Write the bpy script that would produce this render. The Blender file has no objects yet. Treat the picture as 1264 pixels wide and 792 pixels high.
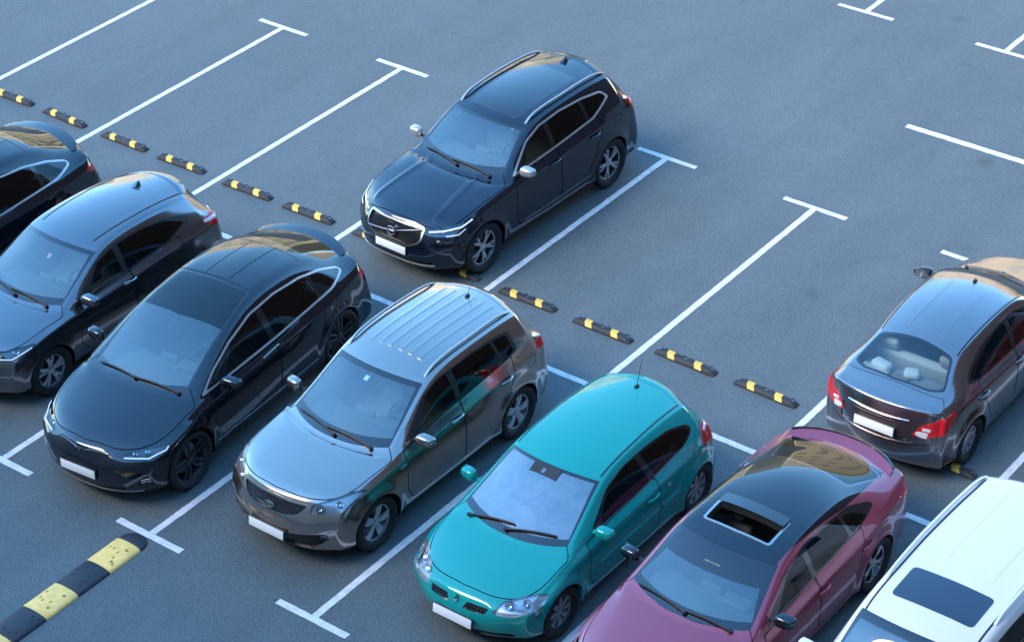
import bpy, bmesh, math, random
import numpy as np
from mathutils import Vector, Matrix
from mathutils.bvhtree import BVHTree

random.seed(7)
S = bpy.context.scene
COL = S.collection
R = math.radians

# ------------------------------------------------------------------ camera
CAM_POS = (-19.3049, -16.2955, 16.8005)
YAW, PIT, ROL, FPX = 0.663538, 0.586822, -0.02832, 2859.38
cd = bpy.data.cameras.new('camera')
cam = bpy.data.objects.new('camera', cd); COL.objects.link(cam)
cy, sy, cp, sp = math.cos(YAW), math.sin(YAW), math.cos(PIT), math.sin(PIT)
fw = Vector((cy*cp, sy*cp, -sp)); rt = Vector((sy, -cy, 0)); up = rt.cross(fw)
cr, sr = math.cos(ROL), math.sin(ROL)
rt2 = cr*rt + sr*up; up2 = -sr*rt + cr*up
cam.matrix_world = Matrix.Translation(CAM_POS) @ Matrix((rt2, up2, -fw)).transposed().to_4x4()
cd.sensor_fit = 'HORIZONTAL'; cd.sensor_width = 36.0; cd.lens = FPX*36.0/1264.0
cd.clip_start = 0.5; cd.clip_end = 2000
S.camera = cam

# ------------------------------------------------------------------ sky, sun, exposure
SUN_EL, SUN_AZ = R(38), R(152)          # veiled sun behind the building the camera looks out of: no hard shadows
sun_dir = Vector((math.cos(SUN_AZ)*math.cos(SUN_EL), math.sin(SUN_AZ)*math.cos(SUN_EL), math.sin(SUN_EL)))
w = bpy.data.worlds.new('World'); S.world = w; w.use_nodes = True
nt = w.node_tree; bg = nt.nodes['Background']
sky = nt.nodes.new('ShaderNodeTexSky'); sky.sky_type = 'NISHITA'; sky.sun_disc = False
sky.sun_elevation = SUN_EL; sky.sun_rotation = math.atan2(sun_dir.x, sun_dir.y)
sky.air_density = 1.0; sky.dust_density = 0.15; sky.ozone_density = 1.2
hs = nt.nodes.new('ShaderNodeHueSaturation'); hs.inputs['Saturation'].default_value = 1.28; hs.inputs['Hue'].default_value = .493
nt.links.new(sky.outputs['Color'], hs.inputs['Color']); nt.links.new(hs.outputs['Color'], bg.inputs['Color']); bg.inputs['Strength'].default_value = 0.15
ld = bpy.data.lights.new('sun', 'SUN'); ld.energy = 1.25; ld.angle = R(42); ld.color = (1.0, 0.87, 0.72)
lo = bpy.data.objects.new('sun', ld); COL.objects.link(lo)
lo.rotation_euler = sun_dir.to_track_quat('Z', 'Y').to_euler()
vs = S.view_settings
vs.view_transform = 'Standard'; vs.look = 'None'; vs.gamma = 1.0; vs.use_curve_mapping = False
vs.exposure = 2.6

# ------------------------------------------------------------------ materials
MATS = {}
def mat(name, base=(.5,.5,.5), rough=.5, metal=0., coat=0., coat_r=.03, spec=.5, emit=None):
    if name in MATS: return MATS[name]
    m = bpy.data.materials.new(name); m.use_nodes = True
    b = m.node_tree.nodes['Principled BSDF']
    b.inputs['Base Color'].default_value = (*base, 1); b.inputs['Roughness'].default_value = rough
    b.inputs['Metallic'].default_value = metal; b.inputs['Coat Weight'].default_value = coat
    b.inputs['Coat Roughness'].default_value = coat_r; b.inputs['Specular IOR Level'].default_value = spec
    MATS[name] = m
    return m
def paint(name, base, metal=.35, rough=.32, coat=1.0, flake=.03, dirt=.5):
    """car paint: metallic base with fine flakes under a clear coat, thin uneven dust"""
    m = mat(name, base, rough, metal, coat, .025, 0. if metal < .4 else .3)
    m.node_tree.nodes['Principled BSDF'].inputs['Coat IOR'].default_value = 1.72 if max(base) < .05 else 1.6
    n = m.node_tree.nodes; l = m.node_tree.links; b = n['Principled BSDF']
    tc = n.new('ShaderNodeTexCoord')
    nz = n.new('ShaderNodeTexNoise'); nz.inputs['Scale'].default_value = 900; nz.inputs['Detail'].default_value = 1
    l.new(tc.outputs['Object'], nz.inputs['Vector'])
    mx = n.new('ShaderNodeMix'); mx.data_type = 'RGBA'; mx.blend_type = 'MULTIPLY'
    mx.inputs[6].default_value = (*base, 1)
    rp_ = n.new('ShaderNodeValToRGB'); rp_.color_ramp.elements[0].position = .35; rp_.color_ramp.elements[1].position = .65
    rp_.color_ramp.elements[0].color = (1-flake*2,)*3+(1,); rp_.color_ramp.elements[1].color = (1+flake,)*3+(1,)
    l.new(nz.outputs['Fac'], rp_.inputs['Fac']); l.new(rp_.outputs['Color'], mx.inputs[7]); mx.inputs[0].default_value = 1 if flake > .05 else 0
    # dust film
    nd = n.new('ShaderNodeTexNoise'); nd.inputs['Scale'].default_value = 3.2; nd.inputs['Detail'].default_value = 6; nd.inputs['Roughness'].default_value = .65
    l.new(tc.outputs['Object'], nd.inputs['Vector'])
    mr = n.new('ShaderNodeMapRange'); mr.inputs['From Min'].default_value = .35; mr.inputs['From Max'].default_value = .75
    mr.inputs['To Min'].default_value = .02*dirt; mr.inputs['To Max'].default_value = .07*dirt
    l.new(nd.outputs['Fac'], mr.inputs['Value'])
    md = n.new('ShaderNodeMix'); md.data_type = 'RGBA'; l.new(mr.outputs['Result'], md.inputs[0])
    l.new(mx.outputs[2], md.inputs[6]); md.inputs[7].default_value = (.30,.28,.25,1)
    l.new(md.outputs[2], b.inputs['Base Color'])
    mc = n.new('ShaderNodeMapRange'); mc.inputs['From Min'].default_value = .3; mc.inputs['From Max'].default_value = .8
    mc.inputs['To Min'].default_value = .01; mc.inputs['To Max'].default_value = .04
    l.new(nd.outputs['Fac'], mc.inputs['Value']); l.new(mc.outputs['Result'], b.inputs['Coat Roughness'])
    return m
def glass(name, tint, refl=.10, rough=.01, dust=.0):
    """thin tinted car glass: tinted see-through sheet with a fresnel reflection"""
    if name in MATS: return MATS[name]
    m = bpy.data.materials.new(name); m.use_nodes = True
    n = m.node_tree.nodes; l = m.node_tree.links; n.clear()
    o = n.new('ShaderNodeOutputMaterial'); t = n.new('ShaderNodeBsdfTransparent'); t.inputs['Color'].default_value = (*tint, 1)
    g = n.new('ShaderNodeBsdfGlossy'); g.inputs['Roughness'].default_value = rough
    fr = n.new('ShaderNodeFresnel'); fr.inputs['IOR'].default_value = 1.5
    mp = n.new('ShaderNodeMapRange'); mp.inputs['From Min'].default_value = .04; mp.inputs['From Max'].default_value = 1
    mp.inputs['To Min'].default_value = refl; mp.inputs['To Max'].default_value = 1
    l.new(fr.outputs['Fac'], mp.inputs['Value'])
    df = n.new('ShaderNodeBsdfDiffuse'); df.inputs['Color'].default_value = (.55,.56,.56,1)     # thin film of dust on the sheet
    xd = n.new('ShaderNodeMixShader'); xd.inputs['Fac'].default_value = dust
    if dust > 0:      # smeared, uneven film
        tc = n.new('ShaderNodeTexCoord'); nz = n.new('ShaderNodeTexNoise'); nz.inputs['Scale'].default_value = 5; nz.inputs['Detail'].default_value = 8; nz.inputs['Roughness'].default_value = .7; nz.inputs['Distortion'].default_value = 1.2
        l.new(tc.outputs['Object'], nz.inputs['Vector']); dm = n.new('ShaderNodeMapRange'); dm.inputs['From Min'].default_value = .35; dm.inputs['From Max'].default_value = .7
        dm.inputs['To Min'].default_value = dust*.3; dm.inputs['To Max'].default_value = dust*2.2; l.new(nz.outputs['Fac'], dm.inputs['Value']); l.new(dm.outputs['Result'], xd.inputs['Fac'])
    l.new(t.outputs[0], xd.inputs[1]); l.new(df.outputs[0], xd.inputs[2])
    x = n.new('ShaderNodeMixShader'); l.new(mp.outputs['Result'], x.inputs['Fac'])
    l.new(xd.outputs[0], x.inputs[1]); l.new(g.outputs[0], x.inputs[2]); l.new(x.outputs[0], o.inputs['Surface'])
    MATS[name] = m
    return m
BLACK = mat('black_plastic', (.010,.010,.011), .45)
TRIM = mat('brushed_trim', (.50,.50,.50), .4, .8)
GAP = mat('seam_black', (.006,.006,.007), .8)  # near-black rubber of panel seams, arch liners and a roof moulding
RUBBER = mat('tyre_rubber', (.009,.009,.010), .75)
CHROME = mat('chrome', (.50,.50,.50), .16, 1.0)
SATIN = mat('satin_aluminium', (.46,.455,.45), .36, 1.0)
SILVER = mat('alloy_silver', (.55,.56,.57), .33, .85, .4)
DARKALLOY = mat('alloy_black', (.02,.02,.022), .3, .4, .5)
PLATE = mat('plate_white', (.78,.79,.80), .35)
GLOSSBLK = mat('gloss_black', (.008,.008,.010), .12, 0, 1.0)
GLASS = glass('windscreen_glass', (.62,.86,.86), .20, .008, .014)
DARKGLASS = glass('privacy_glass', (.06,.065,.07), .05)
SIDEGLASS = glass('side_glass', (.085,.095,.10), .05)
LENS = glass('lamp_lens', (.92,.94,.96), .07)
REDLENS = mat('red_lens', (.55,.008,.012), .12, 0, 1.0)
CLEARLENS = mat('white_lens', (.75,.75,.76), .15, .2, 1.0)
INTERIOR = mat('dark_cabin_plastic', (.085,.09,.09), .7)
SEATGREY = mat('grey_seat_fabric', (.27,.28,.28), .85)
SEATBEIGE = mat('beige_seat_fabric', (.55,.52,.47), .85)
SEATBLACK = mat('black_seat_fabric', (.03,.03,.033), .75)
DISC = mat('brake_disc', (.25,.25,.26), .4, .9)
REFLECTOR = mat('lamp_reflector', (.8,.82,.85), .12, 1.0)
AMBER = mat('amber', (.7,.25,.02), .3)

# ------------------------------------------------------------------ mesh helpers
def mkobj(name, v, f, m, parent=None, smooth=35, normals=None):
    me = bpy.data.meshes.new(name); me.from_pydata([tuple(p) for p in v], [], f)
    if m: me.materials.append(m)
    if normals is not None:
        me.polygons.foreach_set('use_smooth', [True]*len(me.polygons))
        me.normals_split_custom_set_from_vertices([tuple(n) for n in normals])
    elif smooth:
        me.polygons.foreach_set('use_smooth', [True]*len(me.polygons))
        me.set_sharp_from_angle(angle=R(smooth))
    me.update()
    o = bpy.data.objects.new(name, me); COL.objects.link(o)
    if parent is not None: o.parent = parent
    return o
def empty(name, loc, rz=0):
    o = bpy.data.objects.new(name, None); COL.objects.link(o); o.location = loc; o.rotation_euler = (0,0,rz); o.empty_display_size = .2
    return o
def tag(o, label=None, cat=None, group=None, kind=None):
    if label: o['label'] = label
    if cat: o['category'] = cat
    if group: o['group'] = group
    if kind: o['kind'] = kind
    return o
def copy_tree(o, parent=None, remap=None):
    c = o.copy(); COL.objects.link(c); c.parent = parent
    if remap and c.type == 'MESH':
        for s in c.material_slots:
            if s.material and s.material.name in remap:
                mm = remap[s.material.name]; s.link = 'OBJECT'; s.material = mm
    for ch in list(o.children): copy_tree(ch, c, remap)
    return c
class G:
    """collects verts / faces"""
    def __init__(s): s.v = []; s.f = []
    def add(s, v, f):
        b = len(s.v); s.v += [tuple(p) for p in v]; s.f += [tuple(i+b for i in q) for q in f]; return s
    def obj(s, name, m, parent=None, smooth=35): return mkobj(name, s.v, s.f, m, parent, smooth)
_rb = {}
def rbox(c, s, r=.01, seg=2, rot=None):
    key = (tuple(round(x,4) for x in s), round(r,4), seg)
    if key not in _rb:
        bm = bmesh.new(); bmesh.ops.create_cube(bm, size=1)
        for v in bm.verts: v.co = Vector((v.co.x*s[0], v.co.y*s[1], v.co.z*s[2]))
        if r > 0: bmesh.ops.bevel(bm, geom=bm.edges[:], offset=min(r, min(s)*.49), segments=seg, affect='EDGES', profile=.5)
        bm.verts.index_update()
        _rb[key] = ([v.co.copy() for v in bm.verts], [tuple(v.index for v in f.verts) for f in bm.faces]); bm.free()
    v, f = _rb[key]; M = rot if rot is not None else Matrix.Identity(3)
    return [M @ p + Vector(c) for p in v], f
def tube(pts, r, n=8, cap=True, flat=1.0, upv=Vector((0,0,1))):
    pts = [Vector(p) for p in pts]; rs = r if isinstance(r, (list, tuple)) else [r]*len(pts)
    v = []; f = []
    for i, p in enumerate(pts):
        t = (pts[min(i+1,len(pts)-1)] - pts[max(i-1,0)]).normalized()
        a = t.cross(upv)
        if a.length < 1e-4: a = t.cross(Vector((1,0,0)))
        a.normalize(); b = a.cross(t).normalized()
        for k in range(n):
            th = 2*math.pi*k/n; v.append(p + a*math.cos(th)*rs[i] + b*math.sin(th)*rs[i]*flat)
    for i in range(len(pts)-1):
        for k in range(n):
            k2 = (k+1) % n; f.append((i*n+k, i*n+k2, (i+1)*n+k2, (i+1)*n+k))
    if cap: f.append(tuple(range(n-1,-1,-1))); f.append(tuple((len(pts)-1)*n+k for k in range(n)))
    return v, f
def lathe_y(prof, n=40):
    """prof: (radius, y) pairs spun round the Y axis"""
    v = []; f = []; m = len(prof)
    for k in range(n):
        a = 2*math.pi*k/n; c, s = math.cos(a), math.sin(a)
        for r_, y in prof: v.append((r_*c, y, r_*s))
    for k in range(n):
        k2 = (k+1) % n
        for i in range(m-1): f.append((k*m+i, k*m+i+1, k2*m+i+1, k2*m+i))
    return v, f
def interp(tab, x):
    return float(np.interp(x, [t[0] for t in tab], [t[1] for t in tab]))
def inset2(poly, d):
    """inset a convex 2-D polygon by d"""
    n = len(poly); A = sum(poly[i][0]*poly[(i+1)%n][1]-poly[(i+1)%n][0]*poly[i][1] for i in range(n)); sgn = 1 if A > 0 else -1
    L = []
    for i in range(n):
        a = Vector(poly[i]); b = Vector(poly[(i+1)%n]); t = (b-a).normalized(); nn = Vector((-t.y, t.x))*sgn
        dd = d[i] if isinstance(d, (list,tuple)) else d
        L.append((a+nn*dd, t))
    out = []
    for i in range(n):
        p, t = L[i-1]; q, u = L[i]
        den = t.x*u.y - t.y*u.x
        if abs(den) < 1e-7: out.append(tuple(q)); continue
        k = ((q.x-p.x)*u.y - (q.y-p.y)*u.x)/den
        out.append((p.x+t.x*k, p.y+t.y*k))
    return out
def rnd(poly, r, seg=4):
    """round the corners of a polygon (2-D or 3-D points)"""
    out = []; n = len(poly)
    for i in range(n):
        p = Vector(poly[i]); a = Vector(poly[i-1]); b = Vector(poly[(i+1)%n])
        rr = r[i] if isinstance(r, (list,tuple)) else r
        if rr <= 0: out.append(tuple(p)); continue
        da = (a-p); db = (b-p); ka = min(rr, da.length*.45); kb = min(rr, db.length*.45)
        s_ = p+da.normalized()*ka; e_ = p+db.normalized()*kb
        for k in range(seg+1):
            t = k/seg; out.append(tuple(s_*(1-t)**2 + p*2*t*(1-t) + e_*t*t))
    return out
# ------------------------------------------------------------------ car body: subdivided cage, then panels cut out of it
FK = [0, .27, .52, .70, .85, 1.0]
def lerp(a, b, t): return a+(b-a)*t
class Body:
    def __init__(s, sp):
        s.sp = sp
        st = sp['st']; n = len(st)
        yw = lambda x: interp(sp['plan'], x)
        zb = lambda x: interp(sp['belt'], x); zs = lambda x: interp(sp['shoulder'], x)
        bo = sp.get('belt_in', [(0,.09),(1.4,.075),(6,.075)])
        clr = sp.get('clr', .2); zw = sp.get('waist', .66); so = sp.get('sill_in', .03)
        P = {}
        for i, (xs, xr, xc, zc, zr, yr) in enumerate(st):
            y = yw(xs)
            if i == 0: cx = sp['front_corner']
            elif i == n-1: cx = sp['rear_corner']
            else: cx = [xs]*4
            lowz = [clr, clr+.07, lerp(clr, zw, .55), zw]
            lowy = [y-.10, y-so, y-so*.45, y]
            for j in range(4): P[('s', i, j)] = Vector((cx[j], lowy[j], lowz[j]))
            P[('t', i, 5)] = Vector((xs, y-sp.get('sh_in', .018), zs(xs)))
            B = Vector((xs, y-interp(bo, xs), zb(xs))); Rr = Vector((xr, yr, zr)); C = Vector((xc, 0, zc))
            P[('t', i, 4)] = B
            mid = B.lerp(Rr, .5); mid.y += sp.get('bulge', .02); P[('t', i, 3)] = mid
            P[('t', i, 2)] = Rr
            P[('t', i, 1)] = Vector((lerp(xc, xr, .27), yr*.52, zr+(zc-zr)*.76))
            P[('t', i, 0)] = C
        for key, ov in sp.get('over', {}).items(): P[key] = Vector(ov)
        for end, idx, rows in (('f', 0, sp['front']), ('r', n-1, sp['rear'])):
            for j in range(4):
                z0, x0 = rows[j]; c = P[('s', idx, j)]
                for k in range(5):
                    f_ = P[('t', idx, k)].y/P[('t', idx, 5)].y
                    e = sp.get('bow', 2.3)
                    P[(end, k, j)] = Vector((lerp(x0, c.x, f_**e), c.y*f_, lerp(z0, c.z, f_**2)))
        def key(end, k, j):   # point on end faces
            idx = 0 if end == 'f' else n-1
            if j == 4: return ('t', idx, k)
            if k == 5: return ('s', idx, j)
            return (end, k, j)
        def sk(i, j): return ('t', i, 5) if j == 4 else ('s', i, j)
        quads = []
        for i in range(n-1):
            for j in range(4): quads.append((sk(i,j), sk(i+1,j), sk(i+1,j+1), sk(i,j+1)))
            for k in range(5): quads.append((('t',i,k+1), ('t',i+1,k+1), ('t',i+1,k), ('t',i,k)))
        for k in range(5):
            for j in range(4):
                quads.append((key('f',k,j), key('f',k+1,j), key('f',k+1,j+1), key('f',k,j+1)))
                quads.append((key('r',k+1,j), key('r',k,j), key('r',k,j+1), key('r',k+1,j+1)))
        keys = list(P); ix = {k:i for i,k in enumerate(keys)}
        tgt = [P[k].copy() for k in keys]
        # mirrored twin
        vm = {}; V = list(tgt)
        for k in keys:
            if abs(P[k].y) < 1e-6: vm[ix[k]] = ix[k]
            else: vm[ix[k]] = len(V); V.append(Vector((P[k].x, -P[k].y, P[k].z)))
        F = [tuple(ix[k] for k in q) for q in quads]
        F += [tuple(vm[i] for i in reversed(q)) for q in F]
        cre = {}
        def crease(a, b, val):
            for p, q in ((ix[a], ix[b]), (vm[ix[a]], vm[ix[b]])): cre[(min(p,q), max(p,q))] = val
        C = sp.get('crease', {})
        cw = sp['cowl']; re = sp.get('roof_end'); 
        for k in range(4):
            crease(('t',cw,k), ('t',cw,k+1), C.get('cowl', .55))
            if re: crease(('t',re,k), ('t',re,k+1), C.get('roof_end', .5))
            crease(('t',n-1,k), ('t',n-1,k+1), C.get('tail', .6))
            crease(('t',0,k), ('t',0,k+1), C.get('nose', .6))
        for i in range(n-1):
            if i >= cw: crease(('t',i,2), ('t',i+1,2), C.get('rail', .45)); crease(('t',i,4), ('t',i+1,4), C.get('belt', .55))
            else: crease(('t',i,4), ('t',i+1,4), C.get('hood', .65))
            crease(('t',i,5), ('t',i+1,5), C.get('shoulder', .78))
            crease(('s',i,1), ('s',i+1,1), .4); crease(('s',i,0), ('s',i+1,0), .6)
        for k in range(5):
            for e in 'fr':
                crease(key(e,k,0), key(e,k+1,0), .6); crease(key(e,k,1), key(e,k+1,1), .35)
        me = bpy.data.meshes.new('cage'); me.from_pydata(V, [], F); me.update()
        at = me.attributes.new('crease_edge', 'FLOAT', 'EDGE')
        at.data.foreach_set('value', [cre.get((min(e.vertices), max(e.vertices)), 0.) for e in me.edges])
        ob = bpy.data.objects.new('cage', me); COL.objects.link(ob)
        md = ob.modifiers.new('s', 'SUBSURF'); md.levels = 1; md.render_levels = 1; md.use_limit_surface = True
        T = np.array([tuple(v) for v in V]); cage = T.copy()
        for it in range(3):
            dg = bpy.context.evaluated_depsgraph_get(); em = ob.evaluated_get(dg).to_mesh()
            co = np.empty(len(em.vertices)*3); em.vertices.foreach_get('co', co); co = co.reshape(-1,3)[:len(V)]
            ob.evaluated_get(dg).to_mesh_clear()
            cage += (T-co)*.8
            me.vertices.foreach_set('co', cage.ravel()); me.update()
        md.levels = 3; dg = bpy.context.evaluated_depsgraph_get()
        bm = bmesh.new(); bm.from_mesh(ob.evaluated_get(dg).to_mesh()); ob.evaluated_get(dg).to_mesh_clear()
        bpy.data.objects.remove(ob); bpy.data.meshes.remove(me)
        # dense shaping: wheel-arch flares and sculpted lines
        for v in bm.verts:
            dv = Vector((0,0,0)); sg = 1 if v.co.y >= 0 else -1; p = Vector((v.co.x, abs(v.co.y), v.co.z))
            for ax, rr in ((sp['fo'], sp['arch'][0]), (sp['fo']+sp['wb'], sp['arch'][1])):
                d = math.hypot(p.x-ax, p.z-sp['R'])
                if p.y > .5 and d < rr+.25:
                    t = max(0, 1-abs(d-rr)/.13); dv.y += sp.get('flare', .022)*t*t*(3-2*t)
            for fn in sp.get('shape', []): dv += fn(p)
            dv.y *= sg
            if abs(v.co.y) < 1e-5: dv.y = 0
            v.co += dv
        bm.normal_update()
        if sum(f.normal.y*(1 if f.calc_center_median().y>0 else -1) for f in bm.faces) < 0:
            bmesh.ops.reverse_faces(bm, faces=bm.faces[:]); bm.normal_update()
        s.bvh = BVHTree.FromBMesh(bm)
        bmesh.ops.delete(bm, geom=[f for f in bm.faces if f.calc_center_median().y < 0], context='FACES')
        bm.verts.index_update()
        s.V = [v.co.copy() for v in bm.verts]; s.N = [v.normal.copy() for v in bm.verts]
        s.F = [tuple(v.index for v in f.verts) for f in bm.faces]
        s.FC = np.array([tuple(f.calc_center_median()) for f in bm.faces]); s.FN = np.array([tuple(f.normal) for f in bm.faces])
        s.FI = np.zeros(len(s.F), int); s.ids = {'body': 0}; s.root = None
        bm.free()
    def hit(s, o, d):
        p, n, i, t = s.bvh.ray_cast(Vector(o), Vector(d).normalized()); return (p, n) if p is not None else (Vector(o), Vector(d)*-1)
    def fr(s, y, z): return s.hit((-2, y, z), (1,0,0))
    def rr(s, y, z): return s.hit((8, y, z), (-1,0,0))
    def sd(s, x, z, sg=-1): return s.hit((x, 3*sg, z), (0,-sg,0))
    def tp(s, x, y): return s.hit((x, y, 4), (0,0,-1))
    def cut(s, pts, d, new, frm=('body',), facing=.08, lim=None):
        d = Vector(d).normalized(); pts = [Vector(p) for p in pts]
        c = sum(pts, Vector())/len(pts); pl = []
        for a, b in zip(pts, pts[1:]+pts[:1]):
            n = (b-a).cross(d)
            if n.length < 1e-6: continue
            n.normalize()
            if n.dot(c-a) < 0: n = -n
            pl.append((a, n))
        ok = np.isin(s.FI, [s.ids[x] for x in frm if x in s.ids]) & (s.FN @ np.array(d) > facing)
        for a, n in pl: ok &= (s.FC - np.array(a)) @ np.array(n) > -.11
        cand = [int(i) for i in np.nonzero(ok)[0]]
        if lim: cand = [i for i in cand if lim(Vector(s.FC[i]))]
        work = [(s.F[i], i) for i in cand]; outp = []
        V, N = s.V, s.N
        for a, n in pl:
            cache = {}; side_ = {}; nxt = []
            def dist(v):
                if v not in side_:
                    x = n.dot(V[v]-a); side_[v] = 0. if abs(x) < 2e-5 else x
                return side_[v]
            for f, src in work:
                ds = [dist(v) for v in f]
                if min(ds) >= 0: nxt.append((f, src)); continue
                if max(ds) <= 0: outp.append((f, src)); continue
                fi, fo = [], []; m = len(f)
                for k in range(m):
                    v, dv = f[k], ds[k]; u, du = f[(k+1) % m], ds[(k+1) % m]
                    if dv >= 0: fi.append(v)
                    if dv <= 0: fo.append(v)
                    if dv*du < 0:
                        ke = (v,u) if v < u else (u,v)
                        if ke not in cache:
                            t = dv/(dv-du); cache[ke] = len(V); V.append(V[v].lerp(V[u], t)); N.append(N[v].lerp(N[u], t).normalized())
                        fi.append(cache[ke]); fo.append(cache[ke])
                if len(fi) > 2: nxt.append((tuple(fi), src))
                if len(fo) > 2: outp.append((tuple(fo), src))
            work = nxt
        k = s.ids.setdefault(new, len(s.ids))
        drop = np.ones(len(s.F), bool); used = set()
        nf, nc, nn_, ni = [], [], [], []
        whole = {i: s.F[i] for i in cand}
        for lst, kk in ((work, k), (outp, None)):
            for f, src in lst:
                if f == whole[src]:
                    if kk is not None: s.FI[src] = kk
                    continue
                drop[src] = False; nf.append(f); ni.append(kk if kk is not None else int(s.FI[src])); nc.append(tuple(sum((V[v] for v in f), Vector())/len(f))); nn_.append(tuple(s.FN[src]))
        if nf:
            s.F = [f for f, q in zip(s.F, drop) if q] + nf
            s.FC = np.concatenate([s.FC[drop], np.array(nc)]); s.FN = np.concatenate([s.FN[drop], np.array(nn_)]); s.FI = np.concatenate([s.FI[drop], np.array(ni, int)])
        return len(work)
    # projections: side (x,z), top (x,y), front / rear (y,z)
    def side(s, p, new, frm=('body',), **k): return s.cut([(x,0,z) for x,z in p], (0,1,0), new, frm, **k)
    def top(s, p, new, frm=('body',), **k): return s.cut([(x,y,0) for x,y in p], (0,0,1), new, frm, **k)
    def front(s, p, new, frm=('body',), **k): return s.cut([(0,y,z) for y,z in p], (-1,0,0), new, frm, **k)
    def rear(s, p, new, frm=('body',), **k): return s.cut([(0,y,z) for y,z in p], (1,0,0), new, frm, **k)
    def band(s, proj, pts, wd=.008, new='seam', frm=('body',), **k):
        """a narrow groove along a polyline"""
        for a, b in zip(pts, pts[1:]):
            a = Vector(a); b = Vector(b); t = (b-a).normalized(); q = Vector((-t.y, t.x))*wd/2
            getattr(s, proj)([tuple(a-q), tuple(b-q), tuple(b+q), tuple(a+q)], new, frm, **k)
    def panel(s, proj, p, new, gap=.011, frm=('body',), r=0.04, seam='seam', **k):
        """a panel with a recessed seam round it"""
        f = getattr(s, proj)
        q = inset2(p, gap)
        f(rnd(p, r) if r else p, seam, frm, **k); f(rnd(q, r) if r else q, new, (seam,), **k)
    def emit(s, idn, name, m, parent, mode='centre', off=0., wall=0., flip=False, sel=None, split=False):
        """link the faces of one id: mode centre = both halves as one mesh, pair = a mesh on each side"""
        if idn not in s.ids: return []
        k = s.ids[idn]
        fs = [int(i) for i in np.nonzero(s.FI == k)[0]]
        if sel: fs = [i for i in fs if sel(Vector(s.FC[i]))]
        if not fs: return []
        vi = {}; co = []; no = []
        for i in fs:
            for v in s.F[i]:
                if v not in vi:
                    vi[v] = len(co); n = s.N[v].copy(); p = s.V[v] + n*off
                    if abs(s.V[v].y) < 1e-4: p.y = 0; n.y = 0; n.normalize()
                    co.append(p); no.append(n)
        F = [tuple(vi[v] for v in s.F[i]) for i in fs]
        if wall:
            cnt = {}
            for i in fs:
                f = s.F[i]
                for a, b in zip(f, f[1:]+f[:1]): cnt.setdefault((min(a,b),max(a,b)), []).append((a,b,i))
            for q_ in cnt.values():
                if len(q_) == 1:
                    a, b, i = q_[0]
                    if abs(s.V[a].y) < 1e-4 and abs(s.V[b].y) < 1e-4: continue
                    t = s.V[b]-s.V[a]
                    if t.length < 1e-6: continue
                    out = t.normalized().cross(Vector(s.FN[i])).normalized(); q = []
                    for v, o_ in ((b,0),(a,0),(a,wall),(b,wall)):
                        q.append(len(co)); co.append(co[vi[v]] + no[vi[v]]*o_); no.append(out if wall < 0 else -out)
                    F.append(tuple(q))
        if flip: F = [tuple(reversed(f)) for f in F]; no = [-n for n in no]
        res = []
        mco = [Vector((p.x,-p.y,p.z)) for p in co]; mno = [Vector((n.x,-n.y,n.z)) for n in no]
        if mode == 'centre':
            map_ = {}; V = list(co); N = list(no)
            for i, p in enumerate(co):
                if abs(p.y) < 1e-5: map_[i] = i
                else: map_[i] = len(V); V.append(mco[i]); N.append(mno[i])
            FF = F + [tuple(map_[i] for i in reversed(f)) for f in F]
            if split:
                up_ = list(range(len(V)))
                def find(a):
                    while up_[a] != a: up_[a] = up_[up_[a]]; a = up_[a]
                    return a
                for f in FF:
                    for v in f[1:]: up_[find(v)] = find(f[0])
                comp = {}
                for f in FF: comp.setdefault(find(f[0]), []).append(f)
                for fl in comp.values():
                    us = sorted({v for f in fl for v in f}); mp_ = {v: i for i, v in enumerate(us)}
                    res.append(mkobj(name, [V[v] for v in us], [tuple(mp_[v] for v in f) for f in fl], m, parent, normals=[N[v] for v in us]))
            else: res.append(mkobj(name, V, FF, m, parent, normals=N))
        else:
            par = parent if isinstance(parent, (list, tuple)) else (parent, parent)
            res.append(mkobj(name, mco, [tuple(reversed(f)) for f in F], m, par[0], normals=mno))   # -y side first
            res.append(mkobj(name, co, F, m, par[1], normals=no))
        return res
    def arch_lip(s, parent, m):
        """inward flange and dark liner for the wheel arches"""
        sp = s.sp; k = s.ids['arch']; cnt = {}
        for i in np.nonzero(s.FI == k)[0]:
            f = s.F[i]
            for a, b in zip(f, f[1:]+f[:1]): cnt[(min(a,b),max(a,b))] = cnt.get((min(a,b),max(a,b)), 0)+1
        axs = ((sp['fo'], sp['arch'][0]), (sp['fo']+sp['wb'], sp['arch'][1]))
        on = lambda p: any(abs(math.hypot(p.x-ax, p.z-sp['R'])-rr) < .012 for ax, rr in axs)
        lipe = [(s.V[a], s.V[b]) for (a,b), c in cnt.items() if c == 1 and on(s.V[a]) and on(s.V[b])]
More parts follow.
